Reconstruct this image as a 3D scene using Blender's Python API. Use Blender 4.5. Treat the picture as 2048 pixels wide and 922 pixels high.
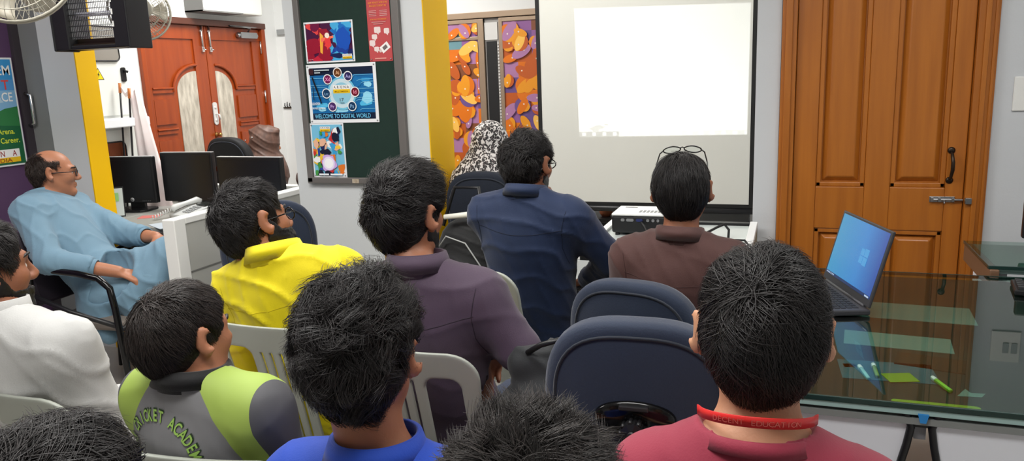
import bpy, bmesh, math, random
import numpy as np
from mathutils import Vector, Matrix
from mathutils.bvhtree import BVHTree
random.seed(7); np.random.seed(7)
for o in list(bpy.data.objects): bpy.data.objects.remove(o, do_unlink=True)
S = bpy.context.scene
COL = S.collection
PI = math.pi

# ------------------------------------------------------------------ camera
cam = bpy.data.cameras.new('camera'); cam.sensor_width = 36; cam.lens = 36*1540/2048; cam.clip_start = .05
camo = bpy.data.objects.new('camera', cam); COL.objects.link(camo)
Rv = Vector((0.94158801, 0.33469694, -0.03728241)); Uv = Vector((-0.03191931, 0.19890504, 0.97949882)); Fv = Vector((-0.33525091, 0.92109432, -0.1979699))
m = Matrix.Identity(4)
for i in range(3): m[i][0], m[i][1], m[i][2] = Rv[i], Uv[i], -Fv[i]
m[0][3], m[1][3], m[2][3] = 0, 0, 1.5
camo.matrix_world = m
S.camera = camo
# ------------------------------------------------------------------ world, exposure
w = bpy.data.worlds.new('world'); S.world = w; w.use_nodes = True
w.node_tree.nodes['Background'].inputs[0].default_value = (.8, .85, .9, 1); w.node_tree.nodes['Background'].inputs[1].default_value = .25
vs = S.view_settings
vs.view_transform = 'Standard'; vs.look = 'None'; vs.gamma = 1; vs.exposure = 0.0; vs.use_curve_mapping = False
# ------------------------------------------------------------------ ceiling lights of the room (fixtures are built further down at the same spots)
LAMPS = [(-.6, .5, 36, 1.2, .6), (.75, 2.2, 23, 1.2, .6), (-1.7, 1.9, 40, 1.2, .6), (-3.1, 1.5, 24, 1.2, .6), (-3.0, 4.4, 54, 1.2, .6), (-1.1, 4.4, 9, 1.2, .6)]
for i, (x, y, p, sx, sy) in enumerate(LAMPS):
    l = bpy.data.lights.new('ceiling_lamp', 'AREA'); l.shape = 'RECTANGLE'; l.size = sx; l.size_y = sy; l.energy = p; l.color = (1, .985, .96)
    lo = bpy.data.objects.new('ceiling_lamp', l); COL.objects.link(lo); lo.location = (x, y, 2.735)

# ------------------------------------------------------------------ helpers
def lin(c):
    return tuple(((v/255)/12.92 if v/255 <= .04045 else ((v/255+.055)/1.055)**2.4) for v in c)
MATS = {}
def M(name, rgb, rough=.6, metal=0, noise=None, bump=None, spec=.5, emit=None, trans=0, ior=1.45, stretch=(1, 1, 1), sheen=0, coat=0, sss=0, alpha=1):
    """noise=(scale, amount 0..1, rgb2) mixes a second colour; bump=(scale, strength)"""
    if name in MATS: return MATS[name]
    mt = bpy.data.materials.new(name); mt.use_nodes = True; nt = mt.node_tree; N = nt.nodes; L = nt.links
    b = N['Principled BSDF']
    b.inputs['Base Color'].default_value = (*lin(rgb), 1); b.inputs['Roughness'].default_value = rough; b.inputs['Metallic'].default_value = metal
    b.inputs['Specular IOR Level'].default_value = spec; b.inputs['IOR'].default_value = ior
    if trans: b.inputs['Transmission Weight'].default_value = trans
    if sheen: b.inputs['Sheen Weight'].default_value = sheen
    if coat: b.inputs['Coat Weight'].default_value = coat; b.inputs['Coat Roughness'].default_value = .12
    if sss:
        b.inputs['Subsurface Weight'].default_value = sss; b.inputs['Subsurface Radius'].default_value = (.012, .005, .003); b.inputs['Subsurface Scale'].default_value = 1
    if alpha < 1: b.inputs['Alpha'].default_value = alpha
    if emit:
        b.inputs['Emission Color'].default_value = (*lin(emit[0]), 1); b.inputs['Emission Strength'].default_value = emit[1]
    if noise or bump:
        tc = N.new('ShaderNodeTexCoord'); mp = N.new('ShaderNodeMapping'); mp.inputs['Scale'].default_value = stretch
        L.new(tc.outputs['Object'], mp.inputs['Vector'])
    if noise:
        nz = N.new('ShaderNodeTexNoise'); nz.inputs['Scale'].default_value = noise[0]; nz.inputs['Detail'].default_value = 5
        L.new(mp.outputs[0], nz.inputs['Vector'])
        rp = N.new('ShaderNodeMapRange'); rp.inputs[1].default_value = .3; rp.inputs[2].default_value = .7; rp.inputs[4].default_value = noise[1]
        L.new(nz.outputs[0], rp.inputs[0])
        mx = N.new('ShaderNodeMix'); mx.data_type = 'RGBA'; mx.inputs[6].default_value = (*lin(rgb), 1); mx.inputs[7].default_value = (*lin(noise[2]), 1)
        L.new(rp.outputs[0], mx.inputs[0]); L.new(mx.outputs[2], b.inputs['Base Color'])
    if bump:
        n2 = N.new('ShaderNodeTexNoise'); n2.inputs['Scale'].default_value = bump[0]; n2.inputs['Detail'].default_value = 4
        L.new(mp.outputs[0], n2.inputs['Vector'])
        bp = N.new('ShaderNodeBump'); bp.inputs['Strength'].default_value = bump[1]; bp.inputs['Distance'].default_value = .01
        L.new(n2.outputs[0], bp.inputs['Height']); L.new(bp.outputs[0], b.inputs['Normal'])
    MATS[name] = mt
    return mt

def setp(o, label=None, cat=None, group=None, kind=None):
    if label: o['label'] = label
    if cat: o['category'] = cat
    if group: o['group'] = group
    if kind: o['kind'] = kind
    return o
def thing(name, label, cat, loc=(0, 0, 0), rz=0, group=None):
    o = bpy.data.objects.new(name, None); COL.objects.link(o); o.empty_display_size = .1
    o.location = loc; o.rotation_euler = (0, 0, rz)
    return setp(o, label, cat, group)
def rot(ax=0, ay=0, az=0):
    return (Matrix.Rotation(az, 3, 'Z') @ Matrix.Rotation(ay, 3, 'Y') @ Matrix.Rotation(ax, 3, 'X'))

class MB:
    """collects shapes, builds ONE mesh object"""
    def __init__(s): s.v = []; s.f = []; s.mi = []; s.sm = []
    def add(s, vs, fs, mi=0, sm=False, Mx=None):
        o = len(s.v)
        for p in vs:
            p = Vector(p)
            s.v.append(tuple(Mx @ p) if Mx is not None else tuple(p))
        for f in fs: s.f.append(tuple(i+o for i in f)); s.mi.append(mi); s.sm.append(sm)
    def box(s, c, d, r=None, mi=0):
        hx, hy, hz = d[0]/2, d[1]/2, d[2]/2
        vs = [Vector((x, y, z)) for x in (-hx, hx) for y in (-hy, hy) for z in (-hz, hz)]
        if r is not None: vs = [r @ p for p in vs]
        c = Vector(c); vs = [p+c for p in vs]
        s.add(vs, [(0, 1, 3, 2), (4, 6, 7, 5), (0, 4, 5, 1), (2, 3, 7, 6), (0, 2, 6, 4), (1, 5, 7, 3)], mi); return s
    def bb(s, x0, x1, y0, y1, z0, z1, mi=0):
        return s.box(((x0+x1)/2, (y0+y1)/2, (z0+z1)/2), (abs(x1-x0), abs(y1-y0), abs(z1-z0)), None, mi)
    def frustum(s, c, d0, d1, h, axis='y', mi=0):
        """raised panel: base rectangle d0, top rectangle d1 at height h along -y (or +x)"""
        c = Vector(c); vs = []
        for (w_, h_), t in ((d0, 0), (d1, h)):
            for sx, sz in ((-1, -1), (1, -1), (1, 1), (-1, 1)):
                q = Vector((sx*w_/2, -t, sz*h_/2)) if axis == 'y' else Vector((t, sx*w_/2, sz*h_/2))
                vs.append(c+q)
        s.add(vs, [(0, 1, 5, 4), (1, 2, 6, 5), (2, 3, 7, 6), (3, 0, 4, 7), (4, 5, 6, 7), (3, 2, 1, 0)], mi); return s
    def tube(s, pts, r, n=10, mi=0, closed=False, cap=True):
        pts = [Vector(p) for p in pts]; k = len(pts)
        rs = r if isinstance(r, (list, tuple)) else [r]*k
        T = []
        for i in range(k):
            a = pts[(i-1) % k] if (closed or i > 0) else pts[i]; b = pts[(i+1) % k] if (closed or i < k-1) else pts[i]
            T.append((b-a).normalized() if (b-a).length > 1e-9 else Vector((0, 0, 1)))
        u = T[0].orthogonal().normalized(); vs = []; fs = []
        for i in range(k):
            u = (u-T[i]*u.dot(T[i])); u = u.normalized() if u.length > 1e-6 else T[i].orthogonal().normalized()
            v = T[i].cross(u)
            for j in range(n):
                a = 2*PI*j/n; vs.append(pts[i]+(u*math.cos(a)+v*math.sin(a))*rs[i])
        for i in range(k if closed else k-1):
            i2 = (i+1) % k
            for j in range(n): fs.append((i*n+j, i*n+(j+1) % n, i2*n+(j+1) % n, i2*n+j))
        if cap and not closed: fs.append(tuple(range(n))[::-1]); fs.append(tuple((k-1)*n+j for j in range(n)))
        s.add(vs, fs, mi, True); return s
    def lathe(s, prof, n=32, mi=0, Mx=None, sm=True):
        """prof [(r,z)], axis z"""
        vs = []; fs = []; k = len(prof)
        for r, z in prof:
            for j in range(n): a = 2*PI*j/n; vs.append((r*math.cos(a), r*math.sin(a), z))
        for i in range(k-1):
            for j in range(n): fs.append((i*n+j, i*n+(j+1) % n, (i+1)*n+(j+1) % n, (i+1)*n+j))
        fs.append(tuple(range(n))[::-1]); fs.append(tuple((k-1)*n+j for j in range(n)))
        s.add(vs, fs, mi, sm, Mx); return s
    def sphere(s, c, r, n=14, mi=0):
        r = r if isinstance(r, (list, tuple)) else (r, r, r); vs = []; fs = []
        for i in range(n+1):
            t = PI*i/n
            for j in range(2*n): a = PI*j/n; vs.append((c[0]+r[0]*math.sin(t)*math.cos(a), c[1]+r[1]*math.sin(t)*math.sin(a), c[2]+r[2]*math.cos(t)))
        for i in range(n):
            for j in range(2*n): fs.append((i*2*n+j, (i+1)*2*n+j, (i+1)*2*n+(j+1) % (2*n), i*2*n+(j+1) % (2*n)))
        s.add(vs, fs, mi, True); return s
    def prism(s, poly, t, Mx=None, mi=0):
        """poly in local xy, thickness t along z"""
        n = len(poly); vs = [(x, y, 0) for x, y in poly]+[(x, y, t) for x, y in poly]
        fs = [tuple(range(n))[::-1], tuple(range(n, 2*n))]+[(i, (i+1) % n, n+(i+1) % n, n+i) for i in range(n)]
        s.add(vs, fs, mi, False, Mx); return s
    def build(s, name, mats, parent=None, bevel=0, smooth=None, loc=None, rz=0, seg=2):
        me = bpy.data.meshes.new(name); me.from_pydata(s.v, [], s.f); me.update()
        if not isinstance(mats, (list, tuple)): mats = [mats]
        for mt in mats: me.materials.append(mt)
        me.polygons.foreach_set('material_index', s.mi)
        me.polygons.foreach_set('use_smooth', s.sm if smooth is None else [smooth]*len(s.f))
        bm = bmesh.new(); bm.from_mesh(me); bmesh.ops.recalc_face_normals(bm, faces=bm.faces); bm.to_mesh(me); bm.free()
        o = bpy.data.objects.new(name, me); COL.objects.link(o)
        if parent: o.parent = parent
        if loc is not None: o.location = loc
        if rz: o.rotation_euler = (0, 0, rz)
        if bevel:
            md = o.modifiers.new('bevel', 'BEVEL'); md.width = bevel; md.segments = seg; md.limit_method = 'ANGLE'; md.angle_limit = .6
        return o
def struct(name, mb, mats, parent=None, **k):
    o = mb.build(name, mats, parent, **k)
    if parent is None: o['kind'] = 'structure'
    return o
def frameM(o, x, y):
    """4x4 with local x,y axes and z = x cross y, origin o"""
    x = Vector(x).normalized(); y = Vector(y).normalized(); z = x.cross(y)
    mm = Matrix.Identity(4)
    for i in range(3): mm[i][0], mm[i][1], mm[i][2], mm[i][3] = x[i], y[i], z[i], o[i]
    return mm
def rrect(w_, h_, r, n=6, cx=0, cy=0):
    pts = []
    for sx, sy, a0 in ((1, 1, 0), (-1, 1, 90), (-1, -1, 180), (1, -1, 270)):
        for k in range(n+1):
            a = math.radians(a0+90*k/n); pts.append((cx+sx*(w_/2-r)+r*math.cos(a), cy+sy*(h_/2-r)+r*math.sin(a)))
    return pts
def circ(cx, cy, r, n=28, a0=0, a1=2*PI):
    k = n if abs(a1-a0) > 6.28 else n+1
    return [(cx+r*math.cos(a0+(a1-a0)*i/n), cy+r*math.sin(a0+(a1-a0)*i/n)) for i in range(k)]
_TXT = {}
def text_geo(body, size, cx=.5, xs=1.0, bold=0.0):
    key = (body, bold)
    if key not in _TXT:
        cu = bpy.data.curves.new('t', 'FONT'); cu.body = body; cu.size = 1; cu.offset = bold; cu.resolution_u = 3
        to = bpy.data.objects.new('t', cu); COL.objects.link(to)
        dg = bpy.context.evaluated_depsgraph_get(); dg.update()
        me = bpy.data.meshes.new_from_object(to.evaluated_get(dg))
        vs = [tuple(v.co) for v in me.vertices]; fs = [tuple(p.vertices) for p in me.polygons]
        bpy.data.objects.remove(to); bpy.data.curves.remove(cu); bpy.data.meshes.remove(me)
        _TXT[key] = (vs, fs)
    vs, fs = _TXT[key]
    if not vs: return [], []
    x0 = min(v[0] for v in vs); x1 = max(v[0] for v in vs)
    return [((v[0]-x0-(x1-x0)*cx)*size*xs, v[1]*size, 0) for v in vs], fs
class ART:
    """flat printed artwork: shapes stacked in thin ink layers on a sheet; local x right, y up, z out"""
    def __init__(s): s.mb = MB(); s.z = 0.0; s.m = []
    def mi(s, mat):
        if mat not in s.m: s.m.append(mat)
        return s.m.index(mat)
    def poly(s, pts, mat, up=.00012):
        s.z += up; n = len(pts); s.mb.add([(x, y, s.z) for x, y in pts], [tuple(range(n))], s.mi(mat)); return s
    def rect(s, x0, y0, x1, y1, mat): return s.poly([(x0, y0), (x1, y0), (x1, y1), (x0, y1)], mat)
    def disc(s, x, y, r, mat, n=28): return s.poly(circ(x, y, r, n), mat)
    def text(s, body, x, y, size, mat, cx=.5, xs=1.0, bold=.012):
        s.z += .00012; vs, fs = text_geo(body, size, cx, xs, bold)
        s.mb.add([(a+x, b+y, s.z) for a, b, c in vs], fs, s.mi(mat)); return s
    def build(s, name, parent, Mx):
        s.mb.v = [tuple(Mx @ Vector(v)) for v in s.mb.v]
        me = bpy.data.meshes.new(name); me.from_pydata(s.mb.v, [], s.mb.f)
        for mt in s.m: me.materials.append(mt)
        me.polygons.foreach_set('material_index', s.mb.mi); me.update()
        o = bpy.data.objects.new(name, me); COL.objects.link(o); o.parent = parent; return o
def copy_tree(o, parent=None):
    c = o.copy(); COL.objects.link(c)
    if parent: c.parent = parent
    for ch in list(o.children): copy_tree(ch, c)
    return c
def ink(rgb): return M('ink_%d_%d_%d' % rgb, rgb, .35)

# ------------------------------------------------------------------ signed-distance modelling (numpy surface nets)
f32 = np.float32
def axis_pts(lo, hi, base, fine=()):
    """non uniform axis: base spacing, finer inside the (a,b,step) spans"""
    p = lo; out = [p]
    while p < hi:
        st = base
        for a, b, s_ in fine:
            if a-base <= p <= b: st = min(st, s_)
        p += st; out.append(p)
    return np.array(out, f32)
class Field:
    def __init__(s, xs, ys, zs):
        s.xs, s.ys, s.zs = xs, ys, zs; s.F = np.full((len(xs), len(ys), len(zs)), 1.0, f32)
    def sl(s, lo, hi):
        r = []
        for a, l, h in zip((s.xs, s.ys, s.zs), lo, hi):
            i0 = max(0, np.searchsorted(a, l)-1); i1 = min(len(a), np.searchsorted(a, h)+1); r.append(slice(i0, i1))
        return tuple(r)
    def grid(s, q):
        return s.xs[q[0]][:, None, None], s.ys[q[1]][None, :, None], s.zs[q[2]][None, None, :]
    def union(s, fn, lo, hi, k=.02):
        q = s.sl(np.array(lo)-k-.02, np.array(hi)+k+.02)
        if any(x.stop <= x.start for x in q): return
        d = fn(*s.grid(q)).astype(f32); a = s.F[q]
        h = np.maximum(k-np.abs(a-d), 0)/k
        s.F[q] = np.minimum(a, d)-h*h*k*.25
    def cut(s, fn, lo, hi, k=.006):
        q = s.sl(np.array(lo)-k-.02, np.array(hi)+k+.02)
        if any(x.stop <= x.start for x in q): return
        d = -fn(*s.grid(q)).astype(f32); a = s.F[q]
        h = np.maximum(k-np.abs(a-d), 0)/k
        s.F[q] = np.maximum(a, d)+h*h*k*.25
    def mesh(s):
        F = s.F; I = F < 0
        n = I[:-1, :-1, :-1].astype(np.int8)
        c8 = [I[a:F.shape[0]-1+a, b:F.shape[1]-1+b, c:F.shape[2]-1+c] for a in (0, 1) for b in (0, 1) for c in (0, 1)]
        cnt = np.zeros_like(n)
        for c in c8: cnt += c
        act = (cnt > 0) & (cnt < 8)
        ijk = np.argwhere(act); i, j, k = ijk.T; N = len(i)
        val = {}
        for a in (0, 1):
            for b in (0, 1):
                for c in (0, 1): val[a, b, c] = F[i+a, j+b, k+c]
        acc = np.zeros((N, 3)); num = np.zeros(N)
        x0, x1 = s.xs[i], s.xs[i+1]; y0, y1 = s.ys[j], s.ys[j+1]; z0, z1 = s.zs[k], s.zs[k+1]
        lo = (x0, y0, z0); dl = (x1-x0, y1-y0, z1-z0)
        for ax in range(3):
            o1, o2 = [t for t in range(3) if t != ax]
            for p in (0, 1):
                for q in (0, 1):
                    c0 = [0, 0, 0]; c0[o1] = p; c0[o2] = q; c1 = list(c0); c1[ax] = 1
                    va = val[tuple(c0)]; vb = val[tuple(c1)]; cr = (va < 0) != (vb < 0)
                    t = np.where(cr, va/np.where(cr, va-vb, 1), 0)
                    w_ = cr.astype(float); num += w_
                    acc[:, ax] += w_*(lo[ax]+t*dl[ax]); acc[:, o1] += w_*(lo[o1]+p*dl[o1]); acc[:, o2] += w_*(lo[o2]+q*dl[o2])
        V = acc/num[:, None]
        idx = np.full(act.shape, -1, np.int32); idx[i, j, k] = np.arange(N)
        Q = []
        for ax in range(3):
            A = np.moveaxis(I, ax, 0); D = np.moveaxis(idx, ax, 0)
            e = A[:-1] != A[1:]
            e = e[:, 1:-1, 1:-1]; g = np.argwhere(e); a, b, c = g.T; b = b+1; c = c+1
            qd = np.stack([D[a, b-1, c-1], D[a, b, c-1], D[a, b, c], D[a, b-1, c]], 1)
            fl = A[a, b, c] ^ (ax == 1)
            qd[~fl] = qd[~fl][:, ::-1]
            Q.append(qd)
        Q = np.concatenate(Q)
        Q = Q[(Q >= 0).all(1)]
        return V, Q
def np_mesh(name, V, Q, mats, parent=None, smooth=True, attr=None, origin=(0, 0, 0), mi=None):
    me = bpy.data.meshes.new(name); nv, nf = len(V), len(Q); sz = Q.shape[1]
    me.vertices.add(nv); me.vertices.foreach_set('co', (V-np.array(origin)).astype(f32).ravel())
    me.loops.add(nf*sz); me.loops.foreach_set('vertex_index', Q.astype(np.int32).ravel())
    me.polygons.add(nf); me.polygons.foreach_set('loop_start', np.arange(0, nf*sz, sz, dtype=np.int32))
    me.polygons.foreach_set('use_smooth', np.full(nf, smooth))
    if not isinstance(mats, (list, tuple)): mats = [mats]
    for mt in mats: me.materials.append(mt)
    if mi is not None: me.polygons.foreach_set('material_index', mi.astype(np.int32))
    me.update(calc_edges=True)
    if attr:
        for k, a in attr.items():
            at = me.attributes.new(k, 'FLOAT', 'POINT'); at.data.foreach_set('value', a.astype(f32))
    me.validate()
    o = bpy.data.objects.new(name, me); COL.objects.link(o)
    if parent: o.parent = parent
    return o
# primitives -> (fn, lo, hi)
def p_ell(c, r, R=None):
    c = np.array(c, float); r = np.array(r, float); R = np.eye(3) if R is None else np.array(R)
    def fn(x, y, z):
        x, y, z = x-c[0], y-c[1], z-c[2]
        q = [(x*R[0, i]+y*R[1, i]+z*R[2, i]) for i in range(3)]
        k0 = np.sqrt(sum((q[i]/r[i])**2 for i in range(3))); k1 = np.sqrt(sum((q[i]/r[i]**2)**2 for i in range(3)))+1e-9
        return np.where(k0 < .2, -r.min()*(1-k0), k0*(k0-1)/k1)
    e = np.sqrt(((R*r)**2).sum(1)); return fn, c-e, c+e
def p_rc(a, b, ra, rb, flat=None):
    """tapered capsule; flat=(dir, factor) squashes it along dir"""
    a = np.array(a, float); b = np.array(b, float); d = b-a; dd = d@d+1e-12
    fd = None if flat is None else (np.array(flat[0], float)/np.linalg.norm(flat[0]), 1/flat[1]-1)
    def fn(x, y, z):
        x, y, z = x-a[0], y-a[1], z-a[2]
        t = np.clip((x*d[0]+y*d[1]+z*d[2])/dd, 0, 1)
        x, y, z = x-t*d[0], y-t*d[1], z-t*d[2]
        if fd is not None:
            g = (x*fd[0][0]+y*fd[0][1]+z*fd[0][2])*fd[1]; x, y, z = x+g*fd[0][0], y+g*fd[0][1], z+g*fd[0][2]
        return np.sqrt(x*x+y*y+z*z)-(ra+(rb-ra)*t)
    R_ = max(ra, rb); return fn, np.minimum(a, b)-R_, np.maximum(a, b)+R_
def p_half_ball(c, n, r):
    """half ball on the +n side of c: used to cut openings"""
    c = np.array(c, float); n = np.array(n, float)/np.linalg.norm(n)
    def fn(x, y, z):
        x, y, z = x-c[0], y-c[1], z-c[2]
        return np.maximum(-(x*n[0]+y*n[1]+z*n[2]), np.sqrt(x*x+y*y+z*z)-r)
    return fn, c-r, c+r
def sd_rbox2(u, v, hw, hh, r):
    qx = np.abs(u)-hw+r; qy = np.abs(v)-hh+r
    return np.minimum(np.maximum(qx, qy), 0)+np.sqrt(np.maximum(qx, 0)**2+np.maximum(qy, 0)**2)-r
def sdf_plate(name, fn2, hw, hh, th, step, mats, parent, warp=None, rnd=.004):
    """extrude the 2D distance fn2(u,v) to a plate of thickness th (local: u=x, v=z, thickness=y); warp(V)->V bends it"""
    xs = np.arange(-hw-3*step, hw+3*step, step, dtype=f32); zs = np.arange(-hh-3*step, hh+3*step, step, dtype=f32)
    ys = np.linspace(-th/2-.008, th/2+.008, 10, dtype=f32)
    d2 = fn2(xs[:, None], zs[None, :])[:, None, :]; dy = np.abs(ys)[None, :, None]-th/2
    a = d2+rnd; b = dy+rnd
    F = Field(xs, ys, zs); F.F = (np.minimum(np.maximum(a, b), 0)+np.sqrt(np.maximum(a, 0)**2+np.maximum(b, 0)**2)-rnd).astype(f32)
    V, Q = F.mesh()
    if warp is not None: V = warp(V)
    return np_mesh(name, V, Q, mats, parent)
# ------------------------------------------------------------------ shared materials
WALL = M('white_paint', (226, 227, 225), .75, bump=(60, .04)); WALLG = M('grey_white_paint', (205, 208, 211), .75, noise=(3, .35, (196, 199, 203)), bump=(70, .06))
PURPLE = M('purple_paint', (84, 58, 92), .6, bump=(50, .05)); YELLOW = M('yellow_paint', (232, 182, 0), .6, noise=(4, .3, (224, 172, 0)), spec=.3)
PILLARG = M('pillar_white_paint', (206, 209, 210), .7, bump=(60, .04)); DGREY = M('dark_grey_paint', (124, 126, 126), .6)
FLOOR = M('floor_tile', (176, 172, 164), .28, noise=(6, .5, (158, 153, 146)))
CEIL = M('ceiling_paint', (240, 240, 238), .8)
ORWOOD = M('orange_wood', (178, 106, 34), .38, noise=(3.5, .8, (154, 86, 24)), stretch=(7, 7, .55), bump=(6, .03), coat=.15)
ORWOOD2 = M('orange_wood_panel', (184, 110, 36), .36, noise=(3, .8, (160, 91, 27)), stretch=(9, 9, .5), coat=.15)
REDWOOD = M('red_wood', (160, 68, 20), .35, noise=(3, .8, (132, 50, 14)), stretch=(8, 8, .5), coat=.12)
REDDARK = M('dark_brown_wood', (88, 50, 38), .4)
CHROME = M('chrome', (215, 215, 215), .2, 1); STEEL = M('brushed_steel', (170, 172, 174), .35, 1); DKSTEEL = M('dark_bronze', (62, 52, 44), .35, .8)
BLACK = M('black_plastic', (24, 24, 26), .38); BLACKM = M('matte_black', (18, 18, 19), .6); WHITEP = M('white_plastic', (232, 232, 228), .4)
GREYP = M('grey_laminate', (168, 170, 167), .5); CREAM = M('cream_plastic', (196, 196, 180), .45)
ALU = M('brown_aluminium', (168, 146, 124), .35, .55); BLACKGLOSS = M('gloss_black', (10, 10, 11), .12)
CHALK = M('green_felt', (20, 46, 38), .85, noise=(40, .5, (16, 38, 32)))
GFRAME = M('grey_frame', (110, 106, 103), .45, .2)
XL, YE = -4.15, 5.7       # left wall, end wall

# ------------------------------------------------------------------ setting
b = MB(); b.bb(-4.4, 2.3, -1.6, 5.9, -.1, 0); struct('floor', b, FLOOR)
b = MB(); b.bb(-4.4, 2.3, -1.6, 5.9, 2.8, 2.9); struct('ceiling', b, CEIL)
b = MB(); b.bb(XL-.12, XL, -1.6, 3.3, 0, 2.8, 0); b.bb(XL-.12, XL, 3.3, 4.17, 0, 2.8, 1); b.bb(XL-.12, XL, 4.17, 5.52, 1.99, 2.8, 1); b.bb(XL-.12, XL, 5.52, 5.82, 0, 2.8, 1)
b.bb(XL-.12, XL-.07, 4.17, 5.52, 0, 1.99, 1)
struct('wall_left', b, [PURPLE, WALL])
b = MB(); b.bb(XL-.12, -2.62, YE, YE+.12, 0, 2.8); b.bb(-2.62, -.05, YE+.05, YE+.12, 0, 1.98); b.bb(-2.62, -.05, YE, YE+.12, 1.98, 2.8); b.bb(-1.7, -.05, YE, YE+.12, 0, 1.98)
struct('wall_end', b, [WALL])
# partition wall that carries the orange door, running on to the right
b = MB(); b.bb(-.162, -.05, 4.0, 4.12, 0, 2.8); b.bb(-.05, .85, 4.0, 4.12, 2.12, 2.8); b.bb(.85, 2.2, 4.0, 4.12, 0, 2.8); b.bb(-.162, -.05, 4.12, 5.82, 0, 2.8); b.bb(-.05, .85, 4.09, 4.12, 0, 2.12)
struct('wall_front', b, [WALLG])
b = MB(); b.bb(2.2, 2.3, -1.6, 4.12, 0, 2.8); struct('wall_right', b, [WALLG])
b = MB(); b.bb(-4.4, 2.3, -1.7, -1.6, 0, 2.8); struct('wall_back', b, [WALL])
# pillar with notice board: white front, yellow flank
b = MB(); b.bb(-2.52, -1.71, 3.54, 3.82, 0, 2.8, 0); b.bb(-1.712, -1.706, 3.537, 3.823, 0, 2.8, 1)
struct('wall_pillar', b, [PILLARG, YELLOW])
# pilaster at the left wall: dark grey strip, light grey strip, yellow flank
b = MB(); b.bb(XL, -3.98, 3.3, 3.42, 0, 2.8, 1); b.bb(-3.98, -3.725, 3.295, 3.42, 0, 2.8, 0); b.bb(-3.727, -3.719, 3.292, 3.425, 0, 2.8, 2)
b.bb(XL, XL+.025, 3.255, 3.3, 0, 2.8, 3)
struct('wall_pilaster', b, [PILLARG, DGREY, YELLOW, M('dark_trim', (58, 52, 58), .5)])
b = MB(); b.bb(XL, -2.62, YE-.012, YE, 0, .1); b.bb(-.062, 2.2, 3.988, 4.0, 0, .02); b.bb(.88, 2.2, 3.985, 4.0, 0, .09); struct('baseboard_end', b, M('skirting', (120, 112, 104), .4))

# ------------------------------------------------------------------ door 1: orange panelled door in the partition wall
d1 = thing('door_1', None, None, (0, 4.0, 0)); d1['kind'] = 'structure'
b = MB()
b.bb(-.048, .02, -.03, .09, 0, 2.12); b.bb(.765, .848, -.03, .09, 0, 2.12); b.bb(-.048, .848, -.03, .09, 2.05, 2.12)
b.bb(-.032, .0, -.042, -.03, 0, 2.1); b.bb(.79, .812, -.042, -.03, 0, 2.1); b.bb(.826, .84, -.038, -.03, 0, 2.1)
b.build('door_frame', ORWOOD, d1, bevel=.006)
b = MB(); b.bb(.022, .763, .03, .07, .01, 2.048)
for x0, x1 in ((.022, .128), (.345, .455), (.687, .763)): b.bb(x0, x1, .0, .03, .01, 2.048)
for z0, z1 in ((.01, .2), (.705, .912), (1.95, 2.048)):
    for x0, x1 in ((.128, .345), (.455, .687)): b.bb(x0, x1, .0005, .03, z0, z1)
PAN = [((.128, .345), (.2, .705)), ((.455, .687), (.2, .705)), ((.128, .345), (.912, 1.95)), ((.455, .687), (.912, 1.95))]
for (x0, x1), (z0, z1) in PAN:
    cx, cz, dx, dz = (x0+x1)/2, (z0+z1)/2, x1-x0, z1-z0
    for (a0, a1, c0, c1) in ((x0, x0+.022, z0, z1), (x1-.022, x1, z0, z1), (x0, x1, z0, z0+.022), (x0, x1, z1-.022, z1)):
        b.bb(a0, a1, .006, .03, c0, c1)
    b.frustum((cx, .03, cz), (dx-.05, dz-.05), (dx-.1, dz-.1), .022, 'y')
leaf = b.build('door_leaf', ORWOOD2, d1, bevel=.004)
b = MB(); b.tube([(.702, -.004, .955), (.702, -.03, .965), (.706, -.04, 1.0), (.706, -.04, 1.035), (.702, -.03, 1.07), (.702, -.004, 1.08)], [.006, .007, .0085, .0085, .007, .006], 10)
b.lathe([(.016, 0), (.016, .004), (.008, .008)], 14, 0, Matrix.Translation((.702, 0, .948)) @ Matrix.Rotation(PI/2, 4, 'X')); b.lathe([(.016, 0), (.016, .004), (.008, .008)], 14, 0, Matrix.Translation((.702, 0, 1.086)) @ Matrix.Rotation(PI/2, 4, 'X'))
b.build('door_handle', DKSTEEL, d1)
b = MB(); b.bb(.625, .73, -.004, 0, .845, .872); b.tube([(.63, -.012, .858), (.762, -.012, .858)], .006); b.tube([(.685, -.012, .858), (.685, -.026, .842)], .004)
for x in (.635, .665, .72): b.bb(x-.006, x+.006, -.019, 0, .848, .868)
b.bb(.765, .79, -.05, -.028, .845, .872)
b.build('latch', STEEL, d1, bevel=.0015)

# ------------------------------------------------------------------ door 2: reddish double door in the left wall (seen from inside, facing +x)
d2 = thing('door_2', None, None, (XL, 0, 0)); d2['kind'] = 'structure'
b = MB(); b.bb(-.06, .03, 4.17, 4.21, 0, 1.99); b.bb(-.06, .03, 5.475, 5.52, 0, 1.99)
b.build('door_frame', REDWOOD, d2, bevel=.005)
b = MB(); b.bb(-.06, .04, 4.17, 5.52, 1.945, 1.99); b.build('top_rail', REDDARK, d2, bevel=.004)
def arch_pts(y0, y1, zb, zs, r, left):
    """half arch window: straight inner edge, quarter round outer shoulder"""
    n = 12; pts = []
    if left:   # inner edge at y1
        pts = [(y1, zb), (y1, zs+r)]
        for k in range(n+1): a = PI/2+PI/2*k/n; pts.append((y0+(y1-y0)*(1+math.cos(a)), zs+r*math.sin(a)))
        pts.append((y0, zb))
    else:
        pts = [(y0, zb), (y1, zb)]
        for k in range(n+1): a = PI/2*k/n; pts.append((y0+(y1-y0)*math.cos(a), zs+r*math.sin(a)))
    return pts
FROST = M('frosted_glass', (214, 206, 190), .3, noise=(9, .9, (150, 142, 128)), stretch=(1, 3, .9), bump=(14, .5), spec=.6)
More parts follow.
